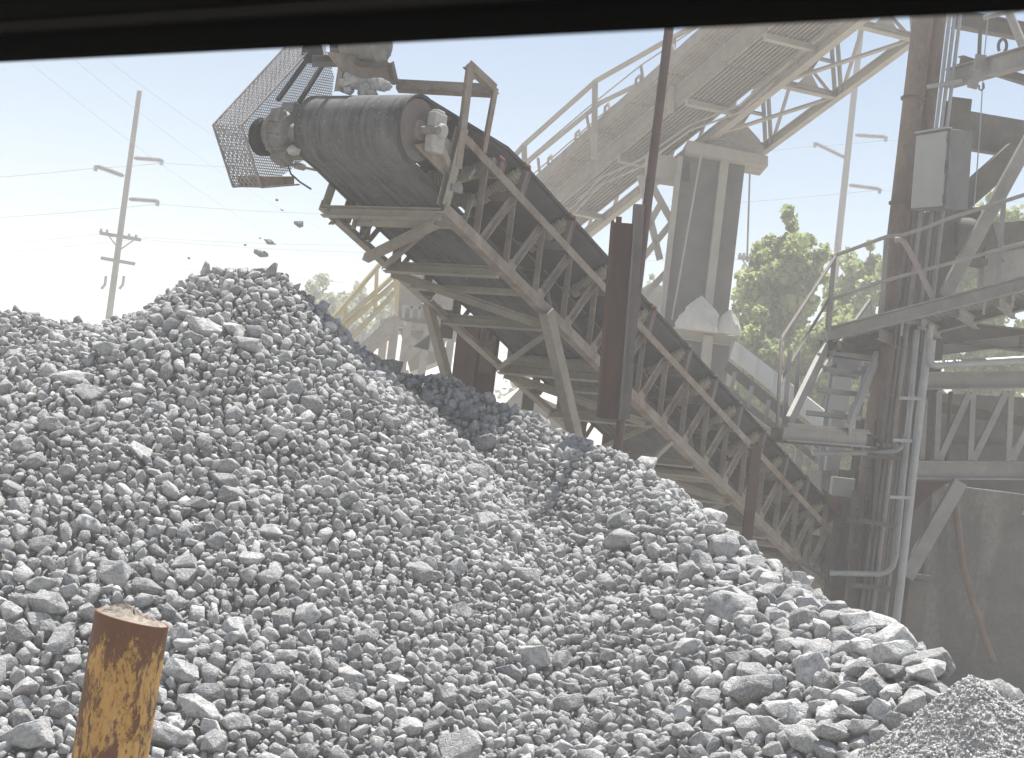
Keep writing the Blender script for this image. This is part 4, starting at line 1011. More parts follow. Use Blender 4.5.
for x in (838, 880, 922, 960, 1000):
    a = P(*pxe(x)) - Vector((0, 0, .10)); ob('joist', MB().ibeam(a + dk * .02, a + dk * 1.1, .08, .12), 'plant_grey', cw)
for x in (903, 985, 1014):
    a = P(*pxe(x)); ob('toe_bracket', MB().bar(a + Vector((0, 0, .05)), a - Vector((0, 0, .2)), .03, .03), 'plant_grey', cw)
rail = [(836.5, 255), (887, 236.5), (903, 235), (921, 229.5), (950, 218), (1008, 200), (1036, 191), (1120, 165)]
ob('handrail', MB().tube([P(x, y, yy(x)) for x, y in rail], .025, 8), 'plant_grey', cw, True)
ob('mid_rail', MB().tube([P(x, y, yy(x)) for x, y in ((829, 300), (882, 281.5), (1036, 240), (1120, 217))], .024, 8), 'plant_grey', cw, True)
for (x0, y0, x1, y1) in ((827, 331, 834, 256), (881, 316, 886, 237), (997, 285, 1003, 202), (1110, 256, 1116, 166)):
    ob('rail_post', MB().angle(P(x0, y0, yy(x0)), P(x1, y1, yy(x0)), .06, .008, (0, 1, 0)), 'plant_grey', cw)
ob('deck_support', MB().ibeam(P(820, 348, 22.5), P(925, 360, 23.4), .12, .2), 'plant_dark', cw)
ob('deck_support', MB().ibeam(P(845, 347, 22.9), P(930, 330, 22.6), .12, .2), 'plant_dark', cw)

# stairs
stp = empty('stairway', G(820, 420, 21.5), 'steel stairway with open treads leading up to the catwalk', 'stairs')
pxbar(stp, 'stringer', (826, 346, 22.4), (788, 424, 20.6), .05, .2, 'plant_grey', 'U')
pxbar(stp, 'stringer', (876, 358, 22.6), (848, 428, 20.9), .05, .2, 'plant_grey', 'U')
for (x0, y0, x1, y1, Y) in ((823, 350, 877, 356, 22.5), (827, 367, 873, 372, 22.1), (817, 387, 870, 393, 21.6), (806, 410, 861, 416, 21.1)):
    a, b2 = P(x0, y0, Y), P(x1, y1, Y + .15); ob('tread', MB().hexa([a + Vector((0, 0, -.05)), b2 + Vector((0, 0, -.05)), b2 + Vector((.05, .25, -.05)), a + Vector((.05, .25, -.05)), a, b2, b2 + Vector((.05, .25, 0)), a + Vector((.05, .25, 0))]), 'plant_grey', stp)
ld = stp
a = P(785, 433, 20.4); b2 = P(868, 440, 21.3); ob('landing_beam', MB().chan(a, b2, .08, .18), 'plant_grey', stp)
gm = MB()
for j in range(8): gm.bar(a + Vector((.02, j * .11, .1)), b2 + Vector((0, j * .11, .1)), .012, .04)
for j in range(9): q = a.lerp(b2, j / 8.2 + .01) + Vector((0, 0, .1)); gm.bar(q, q + Vector((0, .85, 0)), .012, .03)
ob('landing_grating', gm, 'plant_grey', stp)
ob('landing_beam', MB().chan(a + Vector((0, .9, 0)), b2 + Vector((0, .9, 0)), .08, .18), 'plant_dark', stp)
ob('landing_bracket', MB().chan(b2, P(880, 446, 22.9), .1, .14, .012), 'plant_dark', stp)
ob('handrail', MB().tube([P(836.5, 255, 22.6), P(783, 336, 20.9), P(781.5, 340, 20.8), P(777, 428, 20.4)], .022, 8), 'post_grey', stp, True)
ob('mid_rail', MB().tube([P(829, 299, 22.5), P(783, 376, 20.8), P(779, 388, 20.6)], .018, 8), 'post_grey', stp, True)
for (x0, y0, x1, y1, Y) in ((790, 350, 784, 426, 20.9), (798, 352, 795, 415, 21.6), (829, 331, 833, 262, 22.5)): pxbar(stp, 'rail_post', (x0, y0, Y), (x1, y1, Y), .05, None, 'plant_grey', 'L', (0, 1, 0))
ob('far_handrail', MB().tube([P(870, 300, 23.4), P(836, 348, 22.6), P(800, 404, 21.4)], .024, 8), 'plant_grey', stp, True)

# concrete wall with a rounded left end
wl = MB(); Yw = 24.6; a0 = P(938, 500, Yw).x; zt = P(960, 486, Yw).z
pts = [(a0 + .9, Yw + 1.6), (a0 + .35, Yw + 1.2), (a0 + .08, Yw + .7), (a0, Yw + .3), (a0 + .05, Yw + .08), (a0 + .25, Yw), (a0 + 6, Yw + 1.2), (a0 + 6, Yw + 2.4)]
wl.prism([Vector((x, y, -.1)) for x, y in pts], (0, 0, zt + .1))
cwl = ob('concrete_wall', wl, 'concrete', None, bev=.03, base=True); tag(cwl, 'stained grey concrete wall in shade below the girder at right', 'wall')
bk = empty('mesh_basket', G(915, 610, 22.6), 'small dark perforated metal box at the foot of the wall', 'box')
a = P(917, 578, 22.6); 
ob('frame', MB().box(down(a, a.z / 2 - .02), (.13, .13, a.z / 2)), 'plant_dark', bk, bev=.02); ob('lid', MB().box(a + Vector((0, 0, .02)), (.16, .15, .03)), 'plant_dark', bk)

# ------------------------------------------------------------------ the high conveyor gallery in the dust behind
U2 = Vector((.4 * math.cos(R(17)), -.9165 * math.cos(R(17)), math.sin(R(17)))); X2 = Vector((.9165, .4, 0)); W2 = X2.cross(U2); W2 = W2 if W2.z > 0 else -W2
Q0 = P(722, 127, 36)
def Q(u, x, w_): return Q0 + U2 * u + X2 * x + W2 * w_
gal = empty('conveyor_gallery', down(Q0), 'high inclined conveyor with walkway fading into dust behind the near one', 'conveyor')
def gp_(nm, mb, mat='far_steel', par=None, **k): return ob(nm, mb, mat, par or gal, **k)
u0, u1 = -6.5, 6.2
gp_('bottom_chord', MB().ibeam(Q(u0, 0, 0), Q(u1, 0, 0), .16, .22, .02, W2)); gp_('bottom_chord', MB().ibeam(Q(-.9, 1.32, 0), Q(u1, 1.32, 0), .14, .2, .02, W2))
gp_('top_chord', MB().ibeam(Q(-.8, 1.32, 1.5), Q(u1, 1.32, 1.5), .12, .16, .02, W2)); gp_('top_chord', MB().ibeam(Q(u0, 0, 1.5), Q(u1, 0, 1.5), .12, .16, .02, W2))
for u in (-.4, 2.1, 4.6):
    gp_('cross_beam', MB().ibeam(Q(u, 0, -.02), Q(u, 1.32, -.02), .12, .14, .015, W2)); gp_('gusset', MB().prism([Q(u, .35, -.02), Q(u, .95, -.02), Q(u + .1, .65, .32)], U2 * .02))
    gp_('cross_beam', MB().angle(Q(u, 0, .75), Q(u, 1.32, .75), .09, .012, W2))
    gp_('lacing', MB().angle(Q(u, 0, 0), Q(u + 2.5, 1.32, 0), .09, .012, W2)); gp_('lacing', MB().angle(Q(u, .65, .3), Q(u - .1, .1, 1.2), .08, .012, W2)); gp_('lacing', MB().angle(Q(u, .65, .3), Q(u, 1.25, 1.2), .08, .012, W2))
for u in (-.4, -.2, 2.1, 2.3, 4.6, 4.8):
    gp_('upright', MB().angle(Q(u, 1.32, 0), Q(u, 1.32, 1.5), .1, .012, U2))
for u in (-.3, 2.2, 4.7): gp_('diagonal', MB().angle(Q(u + .1, 1.32, .05), Q(u + 1.2, 1.32, 1.45), .08, .012, W2)); gp_('diagonal', MB().angle(Q(u + 2.3, 1.32, .05), Q(u + 1.3, 1.32, 1.45), .08, .012, W2))
for u in np.arange(-6, 6, 1.25): gp_('diagonal', MB().angle(Q(u, 0, .05), Q(u + 1.2, 0, 1.45), .08, .012, W2))
# belt pan and walkway panels at the left
for k in range(9):
    ua = u0 + k * 1.42; ub = ua + 1.38
    pan = gp_('deck_panel', MB().box(Q((ua + ub) / 2, -.62, .25), ((ub - ua) / 2, .5, .02), (U2, X2, W2)), 'far_deck')
    gr2 = MB()
    for j in range(11): x = -1.08 + j * .092; gr2.bar(Q(ua, x, .2), Q(ub, x, .2), .03, .06, W2)
    gp_('grating_bars', gr2, 'far_deck', pan)
    if k % 2 == 0: gp_('hanger', MB().bar(Q(ub, -1.15, .05), Q(ub, -.05, .05), .1, .12, W2), 'far_steel')
    pb = gp_('belt_panel', MB().box(Q((ua + ub) / 2, -1.38, .62), ((ub - ua) / 2, .24, .02), (U2, X2, W2)), 'far_deck')
    gr3 = MB()
    for j in range(6): x = -1.6 + j * .09; gr3.bar(Q(ua, x, .59), Q(ub, x, .59), .025, .03, W2)
    gp_('belt_ribs', gr3, 'far_deck', pb)
gp_('kick_plate', MB().bar(Q(u0, -1.13, .42), Q(u1, -1.13, .42), .02, .3, W2), 'far_deck'); gp_('kick_plate', MB().bar(Q(u0, -1.64, .72), Q(u1, -1.64, .72), .03, .24, W2), 'far_deck')
gp_('side_plate', MB().bar(Q(u0, -.12, .45), Q(u1, -.12, .45), .03, .5, W2), 'far_dark')
for u in np.arange(-5.8, 6, 1.35):
    gp_('roll_frame', MB().tube([Q(u - .12, -1.68, .8), Q(u - .08, -1.68, .95), Q(u + .08, -1.68, .95), Q(u + .12, -1.68, .8)], .03, 6), 'far_steel')
# handrails follow the photographed line
hr = [(505, 168), (523, 146), (596, 81), (668, 40), (760, -8)]; hm = [(512, 184), (530, 160), (600, 103), (672, 68), (770, 12)]; h3 = [(508, 176), (585, 110), (640, 66), (720, 12)]; h4 = [(515, 190), (600, 116), (650, 78), (740, 20)]
yq = lambda x: 38.8 - (x - 520) * .021
for nm, L, r_ in (('handrail', hr, .055), ('mid_rail', hm, .05), ('guard_wire', h3, .015), ('guard_wire', h4, .015)): gp_(nm, MB().tube([P(x, y, yq(x)) for x, y in L], r_, 8), 'far_steel', smooth=True)
for (x0, y0, x1, y1, w_) in ((595, 82, 594, 158, .12), (673, 36, 671, 112, .12), (524, 146, 526, 196, .12), (586, 112, 592, 145, .06), (641, 66, 645, 96, .06), (538, 158, 541, 185, .06), (745, 2, 744, 60, .12)): gp_('rail_post', MB().bar(P(x0, y0, yq(x0)), P(x1, y1, yq(x0)), w_, w_, (0, 1, 0)), 'far_steel')
for dz in (0, .18):
    c_ = ob('cable', MB().tube([P(540, 230 + dz * 40, 35.5), P(575, 205 + dz * 40, 35.4), P(600, 178 + dz * 40, 35.2), P(640, 160 + dz * 40, 35), P(690, 125 + dz * 30, 34.6), P(740, 105 + dz * 40, 34.4), P(790, 60 + dz * 40, 34), P(830, 24 + dz * 40, 33.8)], .022, 6), 'far_steel', None, True)
    tag(c_, 'upper of two pale cables sagging along the far conveyor' if dz == 0 else 'lower of two pale cables sagging along the far conveyor', 'cable')
# support tower
tw = empty('support_tower', G(712, 330, 36.5), 'broad dusty tower column carrying the far conveyor', 'tower')
def tpx(name, pts, dep, mat, par=tw, Y=36.5): return ob(name, MB().prism([P(x, y, Y) for x, y in pts], (0, dep, 0)), mat, par)
Yt = 36.5
def vert(x_top, y_top, Y): return P(x_top, y_top, Y)
for (xa, xb, dy) in ((684, 721, .1), (729, 746, .1)):
    a, b2 = P(xa, 150, Yt + dy), P(xb, 156, Yt + dy)
    ob('column_face', MB().prism([down(a, -.05), down(b2, -.05), b2, a], (0, 1.1, 0)), 'far_dark', tw)
a = P(725, 157, Yt); ob('column_flange', MB().bar(down(a, -.05), a, .17, .2, (0, 1, 0)), 'far_steel', tw)
a = P(680, 157, Yt); ob('column_flange', MB().bar(down(a, -.05), a, .1, .3, (0, 1, 0)), 'far_steel', tw)
tpx('cap_beam', [(688, 140), (768, 156), (768, 166), (686, 152)], 1.2, 'far_steel', Y=36.2); tpx('cap_saddle', [(712, 146), (718, 122), (740, 118), (760, 140), (764, 157)], .8, 'far_deck', Y=36.4)
tpx('cap_beam', [(648, 152), (690, 160), (690, 182), (648, 176)], .8, 'far_steel', Y=36.6)
pxbar(tw, 'base_beam', (668, 332, 36.0), (738, 342, 36.0), .16, .2, 'far_steel', 'I'); pxbar(tw, 'base_post', (708, 336, 36.0), (704, 380, 36.0), .2, .2, 'far_steel', 'bar', (0, 1, 0))
a = P(734, 342, 36); ob('base_post', MB().bar(a, down(a), .14, .14, (0, 1, 0)), 'far_steel', tw); a = P(672, 333, 36); ob('base_post', MB().bar(a, down(a), .14, .14, (0, 1, 0)), 'far_steel', tw)
tpx('base_panel', [(674, 336), (732, 345), (728, 400), (668, 400)], .1, 'far_dark', Y=36.3)
for (x0, y0, x1, y1) in ((648, 178, 690, 255), (690, 200, 640, 262), (640, 175, 660, 260), (676, 262, 640, 300), (660, 205, 640, 240)): pxbar(tw, 'cross_brace', (x0, y0, 36.8), (x1, y1, 36.8), .13, None, 'far_steel', 'L', (0, 1, 0))
ob('brace_leg', MB().bar(P(652, 160, 37.2), down(P(652, 160, 37.2)), .2, .2, (0, 1, 0)), 'far_steel', tw)
def heap(name, px, py, Y, wd, ht, lab):
    c = P(px, py, Y); mb = MB(); n = 36; V = []; r_ = np.random.default_rng(int(px)); lob = r_.uniform(0, 6, 3)
    for i in range(8):
        for k in range(n):
            a = k * 2 * math.pi / n; rr = wd * (1 - (i / 8) ** 2.1) * (1 + .07 * math.sin(3 * a + lob[0] + i) + .05 * math.sin(7 * a + lob[1] + 2 * i) + .05 * r_.normal()); V.append(c + Vector((rr * math.cos(a), rr * .55 * math.sin(a), ht * i / 8)))
    V.append(c + Vector((0, 0, ht))); f = [(i * n + k, i * n + (k + 1) % n, (i + 1) * n + (k + 1) % n, (i + 1) * n + k) for i in range(7) for k in range(n)] + [(7 * n + k, 7 * n + (k + 1) % n, 8 * n) for k in range(n)] + [tuple(range(n))[::-1]]
    return tag(ob(name, mb.add(V, f), 'dust_heap', None, True, base=True), lab, 'heap')
heap('dust_heap', 698, 331, 35.9, .44, .72, 'larger pale dust heap on the left ledge of the far tower'); heap('dust_heap', 727, 334, 35.9, .28, .5, 'smaller pale dust heap on the right ledge of the far tower')
for (x0, y0, x1, y1, lab) in ((702, 150, 672, 320, 'thin pale cable hanging in front of the far tower, left one'), (750, 166, 747, 262, 'thin dark cable hanging to the right of the far tower')):
    tag(ob('cable', MB().tube([P(x0, y0, 36), P((x0 + x1) / 2, (y0 + y1) / 2, 36), P(x1, y1, 36)], .02, 6), 'far_steel', None, True), lab, 'cable')

# white covered conveyor running down behind the stairs
wc = empty('covered_conveyor', G(780, 380, 29), 'low conveyor with a white sheet-metal cover behind the stairs', 'conveyor')
def wcp(name, pts, off, mat, Y=29): return ob(name, MB().prism([P(x, y, Y) for x, y in pts], off), mat, wc)
wcp('cover', [(735, 341), (842, 424), (836, 444), (730, 358)], (.1, .6, .05), 'white_sheet'); wcp('belt', [(728, 362), (832, 448), (826, 456), (724, 370)], (.1, .6, .05), 'plant_dark')
for k in range(6):
    x = 735 + k * 17; y = 372 + k * 14; pxbar(wc, 'cover_rib', (x + 4, y - 28, 28.95), (x + 2, y - 10, 28.95), .03, .03, 'white_sheet', 'bar', (0, 1, 0)); pxbar(wc, 'hoop', (x, y, 28.8), (x - 4, y + 22, 28.8), .06, .06, 'plant_grey', 'L', (0, 1, 0))
pxbar(wc, 'lower_chord', (720, 385, 28.8), (830, 470, 28.8), .1, .12, 'plant_grey', 'U')
for (x, y) in ((735, 390), (800, 445)): a = P(x, y, 28.9); ob('leg', MB().bar(a, down(a), .12, .12, (0, 1, 0)), 'plant_grey', wc)
# grey bin and blue frame seen through the stair treads
bn = empty('grey_bin', G(842, 390, 27), 'faded grey metal bin seen between the stair treads', 'bin')
ob('body', MB().prism([P(833, 376, 27), P(852, 378, 27), P(848, 412, 27), P(828, 410, 27)], (.1, .6, 0)), 'cabinet', bn); ob('leg', MB().bar(P(838, 411, 27.1), down(P(838, 411, 27.1)), .2, .2, (0, 1, 0)), 'plant_grey', bn); ob('hopper_neck', MB().prism([P(838, 350, 27.2), P(862, 352, 27.2), P(856, 378, 27.2), P(836, 378, 27.2)], (.1, .3, 0)), 'cabinet_shaded', bn)
bf = empty('blue_frame', G(845, 390, 27.6), 'faded blue steel frame behind the grey bin', 'frame')
for (x0, y0, x1, y1) in ((818, 372, 838, 366), (840, 358, 870, 372), (836, 352, 826, 420), (866, 362, 858, 424)): pxbar(bf, 'bar', (x0, y0, 27.6), (x1, y1, 27.6), .07, None, 'blue')
a = P(826, 420, 27.6); ob('leg', MB().bar(a, down(a), .07, .07, (0, 1, 0)), 'blue', bf)

# hazy plant behind the conveyor at left centre, with the yellow-railed stair
ys = empty('yellow_stair', G(360, 330, 33), 'far steel stair with dusty yellow handrails left of the conveyor', 'stairs')
for (x0, y0, x1, y1, r_) in ((333, 318, 381, 263, .05), (340, 325, 393, 276, .05), (344, 328, 395, 283, .05), (352, 337, 397, 291, .05), (362, 348, 397, 316, .035)):
    d0 = P(x0, y0, 33); d1 = P(x1, y1, 33.5); ob('handrail', MB().tube([d0 + (d0 - d1) * .5, d1], r_, 8), 'yellow' if y1 != 316 else 'white_sheet', ys, True)
for (x, y, y2) in ((398, 275, 316), (377, 270, 312), (346, 302, 330)): pxbar(ys, 'rail_post', (x, y, 33.3), (x - (y2 - y) * .04, y2, 33.3), .07, None, 'yellow', 'L', (0, 1, 0))
pxbar(ys, 'stringer', (398, 318, 33.4), (330, 385, 32.6), .08, .25, 'far_steel', 'U'); a = P(396, 318, 33.4); ob('leg', MB().bar(a, down(a), .15, .15, (0, 1, 0)), 'far_steel', ys)
for k in range(8): a = P(395 - k * 8, 320 + k * 8, 33.4 - k * .1); ob('tread', MB().box(a + Vector((0, .4, 0)), (.16, .4, .02)), 'far_steel', ys)
sp = empty('screen_plant', G(430, 340, 38), 'dust-veiled crushing plant frame behind the left conveyor leg', 'machine')
def spb(name, pts, dep, mat, Y=38): return ob(name, MB().prism([P(x, y, Y) for x, y in pts], (0, dep, 0)), mat, sp)
spb('upper_house', [(392, 268), (455, 262), (452, 318), (398, 330)], 2, 'far_deck'); spb('chute', [(400, 330), (450, 318), (436, 362), (410, 372)], 1.4, 'far_steel'); spb('deck', [(380, 318), (470, 330), (470, 336), (380, 324)], 2.5, 'far_steel', 37.5)
for (x0, y0, x1, y1) in ((408, 322, 402, 372), (428, 328, 421, 378), (452, 330, 446, 380), (386, 320, 380, 372), (404, 340, 448, 352), (402, 360, 440, 332)): pxbar(sp, 'frame_leg', (x0, y0, 37.4), (x1, y1, 37.4), .16, None, 'far_steel', 'L', (0, 1, 0))
for x in (404, 446): a = P(x, 370, 37.4); ob('frame_leg', MB().bar(a, down(a), .2, .2, (0, 1, 0)), 'far_steel', sp)
for k in range(6): pxbar(sp, 'baluster', (404 + k * 8, 306, 37.3), (403 + k * 8, 318, 37.3), .06, None, 'far_steel', 'L', (0, 1, 0))
pxbar(sp, 'handrail', (402, 306, 37.3), (450, 311, 37.3), .06, None, 'far_steel', 'bar')
lb = ob('long_bin', MB().prism([P(520, 388, 30), P(590, 420, 30), P(560, 470, 30), P(470, 440, 30)], (0, .5, 0)), 'far_steel'); tag(lb, 'pale hopper side partly hidden below the conveyor', 'hopper')
hp2 = empty('small_silo', G(655, 300, 44), 'pale dusty silo end left of the far tower base', 'silo')
ob('body', MB().prism([P(640, 290, 44), P(672, 292, 44), P(668, 380, 44), P(634, 380, 44)], (0, 1.5, 0)), 'far_deck', hp2); ob('roof', MB().prism([P(638, 290, 44), P(654, 282, 44), P(674, 292, 44)], (0, 1.5, 0)), 'far_steel', hp2)

# low dusty berm and stockpiles far behind
def berm(name, px, py, Y, wd, lab, seed):
    c = P(px, py, Y); nx_, ny_ = 40, 14; V = []; f = []; r_ = np.random.default_rng(seed); ph = r_.uniform(0, 6, 6)
    for j in range(ny_):
        for i in range(nx_):
            u = i / (nx_ - 1) * 2 - 1; v = j / (ny_ - 1) * 2 - 1
            h = c.z * max(0, (1 - abs(u) ** 2.2)) * max(0, 1 - abs(v) ** 1.6) * (1 + .12 * math.sin(u * 9 + ph[0]) + .07 * math.sin(u * 23 + ph[1] + v * 5)) - .05
            V.append(Vector((c.x + u * wd, c.y + v * c.z * 1.6, h)))
    for j in range(ny_ - 1):
        for i in range(nx_ - 1): f.append((j * nx_ + i, j * nx_ + i + 1, (j + 1) * nx_ + i + 1, (j + 1) * nx_ + i))
    return tag(ob(name, MB().add(V, f), 'dust_heap', None, True), lab, None, None, 'structure')
berm('far_stockpile', 440, 352, 58, 9, 'low pale stockpile far behind the conveyor', 1); berm('far_berm', 660, 395, 64, 14, 'pale berm far behind the tower', 2); berm('far_bank', 150, 330, 90, 30, 'long low bank behind the left poles', 3)

# ------------------------------------------------------------------ utility poles and lines
def pole(px0, py0, px1, py1, Y, w0, w1, lab):
    t = P(px0, py0, Y); a = P(px1, py1, Y); d = a - t; g_ = t + d * ((t.z + .3) / -d.z)
    e = empty('utility_pole', down(g_), lab, 'pole'); ob('shaft', MB().tube([g_, t], [w1, w0], 12), 'wood_pole', e, True); return e
def arm(e, name, a, b2, Y, r_, mat='insulator', sheds=True):
    A, B = P(*a, Y), P(*b2, Y); L = (B - A).length
    pf = [(0, r_ * .5)]
    if sheds:
        k = .06
        while k < L - .06: pf += [(k, r_ * .6), (k + .02, r_), (k + .035, r_ * .6)]; k += .05
    pf += [(L, r_ * .5)]
    ob(name, MB().lathe(A, B - A, pf, 10), mat, e, True); ob('clamp', MB().box(B + Vector((0, 0, -.08)), (.05, .08, .09)), mat, e)
pl = pole(139.5, 91, 111.8, 296, 60, .085, .14, 'leaning-looking wooden utility pole standing alone at far left')
arm(pl, 'post_insulator', (134, 158), (162, 160), 60, .09); arm(pl, 'post_insulator', (124, 176), (96, 166), 60, .09); arm(pl, 'post_insulator', (129, 199), (158, 201), 60, .09)
for (a, b2) in (((100, 233), (141, 240)), ((101, 258), (135, 264))): pxbar(pl, 'crossarm', (*a, 59.8), (*b2, 59.8), .1, .11, 'wood_pole')
pxbar(pl, 'arm_brace', (108, 235, 59.7), (118, 248, 59.7), .04, None, 'wood_pole'); pxbar(pl, 'arm_brace', (134, 240, 59.7), (121, 249, 59.7), .04, None, 'wood_pole')
for (x, y) in ((101, 231), (107, 232), (129, 236), (136, 237)): a = P(x, y, 59.8); ob('insulator', MB().lathe(a - Vector((0, 0, .1)), (0, 0, 1), [(0, .03), (.08, .07), (.12, .03), (.16, .06), (.2, .02)], 8), 'insulator', pl, True)
for (x, y) in ((106, 276), (124, 276)): a = P(x, y, 59.8); ob('cutout', MB().tube([a, a - Vector((0, 0, .3)), a - Vector((.1, 0, .45))], .05, 6), 'insulator', pl, True)
pr_ = pole(862, 20, 838, 245, 66, .11, .16, 'tall wooden utility pole rising behind the trees left of the brown columns')
arm(pr_, 'post_insulator', (855.5, 135), (886, 137), 66, .09); arm(pr_, 'post_insulator', (846, 158), (815, 143), 66, .09); arm(pr_, 'post_insulator', (849, 185), (880, 189), 66, .09)
pm = pole(753.5, 254, 747.5, 330, 62, .15, .18, 'short double-armed utility pole in front of the tree by the far tower')
pxbar(pm, 'crossarm', (738, 257, 61.8), (772, 262, 61.8), .12, .15, 'wood_pole'); pxbar(pm, 'arm_brace', (742, 259, 61.7), (751, 273, 61.7), .05, None, 'wood_pole'); pxbar(pm, 'arm_brace', (767, 262, 61.7), (754, 274, 61.7), .05, None, 'wood_pole')
for (x, y) in ((740, 255), (744, 255), (768, 259)): a = P(x, y, 61.8); ob('insulator', MB().lathe(a - Vector((0, 0, .1)), (0, 0, 1), [(0, .03), (.08, .08), (.12, .03), (.16, .06), (.2, .02)], 8), 'insulator', pm, True)
def wire(pts, r_, lab, grp=None):
    V = [P(*q) for q in pts]; out = []
    for a, b2 in zip(V[:-1], V[1:]):
        L = (b2 - a).length
        for k in range(10): u = k / 10; out.append(a.lerp(b2, u) - Vector((0, 0, L * .012 * 4 * u * (1 - u))))
    out.append(V[-1]); tag(ob('power_line', MB().tube(out, r_, 5), 'wire', None), lab, 'wire', grp)
wire([(-120, 183, 60), (96, 168, 60), (162, 163, 60), (420, 170, 63), (815, 146, 66), (886, 140, 66), (1120, 150, 68)], .008, 'top power line crossing the whole sky between the poles')
wire([(-120, 222, 60), (158, 204, 60), (420, 215, 63), (880, 190, 66), (1120, 205, 68)], .008, 'lowest of the long power lines held by the insulator arms')
wire([(-120, 250, 60), (100, 234, 60), (420, 245, 61), (740, 254, 62), (1120, 262, 63)], .006, 'upper line running between the crossarms', 'crossarm lines')
wire([(-120, 258, 60), (138, 239, 60), (420, 253, 61), (768, 259, 62), (1120, 270, 63)], .006, 'lower line running between the crossarms', 'crossarm lines')
wire([(135, 263, 60), (300, 278, 58), (420, 287, 57)], .006, 'thin line leaving the lower crossarm to the right')
wire([(-80, 220, 48), (106, 298, 60)], .008, 'line sagging down from the left edge to the pole foot')
for k, (a, b2) in enumerate((((20, 55), (330, 265)), ((65, 52), (330, 232)), ((92, 48), (350, 205)))): wire([(*a, 40), (*b2, 75)], .005, ['lowest', 'middle', 'highest'][k] + ' of three faint wires slanting across the left sky', 'slanting wires')

# ------------------------------------------------------------------ trees
def tree(px, py_top, Y, half_px, lab, mat='leaf', n=9000, leaf=.11, seed=1, squash=1.0, low=.28, grp=None):
    r_ = np.random.default_rng(seed); t = P(px, py_top, Y); H = t.z; hw = half_px / F_PX * Y
    e = empty('tree', down(t), lab, 'tree', grp); b0 = down(t, -.1)
    tr = MB(); tips = []
    trunk = [b0, b0 + Vector((.1, 0, H * .3)), b0 + Vector((-.05, .1, H * .6)), b0 + Vector((.05, 0, H * .93))]
    tr.tube(trunk, [H * .02, H * .016, H * .009, H * .002], 9)
    for k in range(16):
        f_ = low + (.9 - low) * k / 16; a = k * 2.4 + r_.uniform(-.4, .4); st = b0 + Vector((0, 0, H * f_ * .85)); L = hw * (1.0 - .75 * max(0, f_ - .35)) * r_.uniform(.65, 1.05)
        en = st + Vector((math.cos(a) * L, math.sin(a) * L * squash, H * (.10 + .08 * r_.random()))); mid = st.lerp(en, .5) + Vector((0, 0, -.1 * L)); tr.tube([st, mid, en], [H * .007, H * .005, H * .0015], 6); tips += [en, mid.lerp(en, .55), mid]
    tips += [b0 + Vector((r_.normal() * hw * .12, 0, H * z_)) for z_ in (.74, .79, .83, .86)]
    ob('trunk', tr, 'bark', e, True)
    C_ = []; sz = []
    for q in tips:
        for _ in range(2): C_.append(np.array(q) + r_.normal(size=3) * np.array([hw * .1, hw * .1 * squash, H * .03])); sz.append(r_.uniform(.6, 1.1) * hw * .24)
    cz = H * (low + 1) / 2; hz_ = H * (1 - low) / 2
    for _ in range(120):                       # clumps through the crown's volume, egg-shaped, denser outside
        d = r_.normal(size=3); d /= np.linalg.norm(d); rr = r_.random() ** .4; zq = d[2] * rr
        wq = hw * (.92 - .38 * max(0, zq)) * (1 + .18 * math.sin(3 * math.atan2(d[1], d[0]) + seed) + .12 * r_.normal())
        C_.append(np.array([b0.x + d[0] * rr * wq, b0.y + d[1] * rr * wq * squash, cz + zq * hz_ * .93])); sz.append(r_.uniform(.45, 1.0) * hw * .21)
    C_ = np.array(C_); sz = np.array(sz); id_ = r_.integers(0, len(C_), n); d = r_.normal(size=(n, 3)); d /= np.linalg.norm(d, axis=1)[:, None]
    p = C_[id_] + d * (sz[id_] * r_.random(n) ** .5)[:, None]; p[:, 2] = np.minimum(p[:, 2], H * 1.0)
    Rm = rotm(n, r_); s = leaf * r_.uniform(.6, 1.3, n); qd = np.array([(-.5, -.5, 0), (.5, -.35, .08), (.55, .5, 0), (-.4, .45, .1)])
    v = np.einsum('nij,kj->nki', Rm, qd) * s[:, None, None] + p[:, None, :]
    ctone = r_.uniform(0, 1, len(C_))[id_]; tone = np.clip(.5 * ctone + .5 * r_.random(n), 0, 1)
    me = np_mesh('crown', v.reshape(-1, 3) - np.array(e.location), np.arange(n * 4).reshape(-1, 4), mat, 4, np.repeat(tone, 4))
    o = bpy.data.objects.new('crown', me); col.objects.link(o); o.parent = e; return e
tree(795, 200, 50, 62, 'tall green leafy tree between the far tower and the stairs', 'leaf', 25000, .13, 1)
tree(872, 222, 54, 52, 'green tree behind the catwalk corner left of the brown columns', 'leaf', 24000, .125, 2)
tree(1000, 172, 48, 55, 'green tree behind the beams at the right edge', 'leaf', 20000, .12, 3)
tree(765, 300, 46, 34, 'low leafy bush at the left foot of the tall tree', 'leaf', 12000, .11, 4)
tree(840, 290, 46, 60, 'dense shrubby tree behind the stair rails', 'leaf', 22000, .12, 8)
tree(325, 262, 75, 52, 'pale dusty tree just right of the pile tip', 'leaf_far', 9000, .2, 5, low=.1); tree(360, 275, 80, 45, 'second pale dusty tree behind the yellow stair', 'leaf_far', 8000, .2, 6, low=.1)
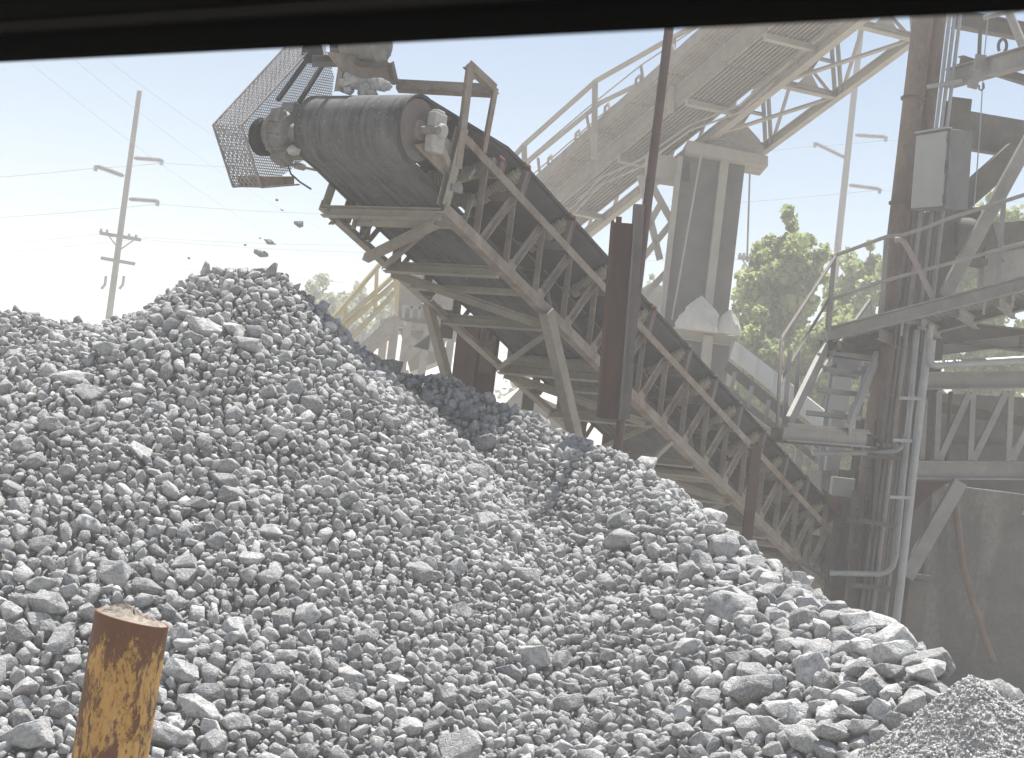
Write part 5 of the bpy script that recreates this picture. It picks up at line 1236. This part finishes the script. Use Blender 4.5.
tree(655, 262, 70, 16, 'small pale tree left of the far tower', 'leaf_far', 2200, .16, 9)
tree(410, 268, 85, 50, 'pale dusty tree behind the crushing plant', 'leaf_far', 7000, .22, 10, low=.1); tree(540, 330, 90, 60, 'pale low tree far behind the conveyor middle', 'leaf_far', 6000, .22, 11, low=.1)

# ------------------------------------------------------------------ window frame the picture is taken through
wf = empty('window_frame', (-.6, 1.13, 0), 'dark window frame bar crossing the top edge of the view', 'window frame')
HB0 = P(0, 59, .90); HB1 = P(1024, 3, .60); HB1.z = HB0.z; hd = (HB1 - HB0).normalized(); A_ = HB0 - hd * 2.6; B_ = HB1 + hd * 1.0
nrm_ = Vector((hd.y, -hd.x, 0)); nrm_ = nrm_ if nrm_.y > 0 else -nrm_
UPZ = Vector((0, 0, 1))
ob('seal', MB().bar(A_ + UPZ * .005, B_ + UPZ * .005, .02, .010), 'seal', wf, bev=.004)
ob('lip', MB().bar(A_ + UPZ * .0125 - nrm_ * .006, B_ + UPZ * .0125 - nrm_ * .006, .014, .004), 'trim_lip', wf)
ob('header', MB().bar(A_ + UPZ * .055, B_ + UPZ * .055, .03, .08), 'trim', wf, bev=.006)
for q in (A_, B_): ob('jamb', MB().bar(down(q), q + UPZ * .0, .05, .05, hd), 'trim', wf)
ob('sill', MB().bar(down(A_, 1.25), down(B_, 1.25), .06, .06), 'trim', wf)

# ------------------------------------------------------------------ dust in the air
hz = MB().box(Vector((0, S - 45, 9.5)), (S + 4, S + 4, 10.7))
hm_ = bpy.data.materials.new('dust_haze'); hm_.use_nodes = True; t = hm_.node_tree; t.nodes.clear()
vo = t.nodes.new('ShaderNodeOutputMaterial'); pv = t.nodes.new('ShaderNodeVolumePrincipled'); pv.inputs['Color'].default_value = (.93, .92, .90, 1); pv.inputs['Density'].default_value = .0048; pv.inputs['Anisotropy'].default_value = .0
t.links.new(pv.outputs[0], vo.inputs['Volume'])
o = ob('haze', hz, hm_); tag(o, 'pale dust hanging in the air over the yard', None, None, 'stuff')
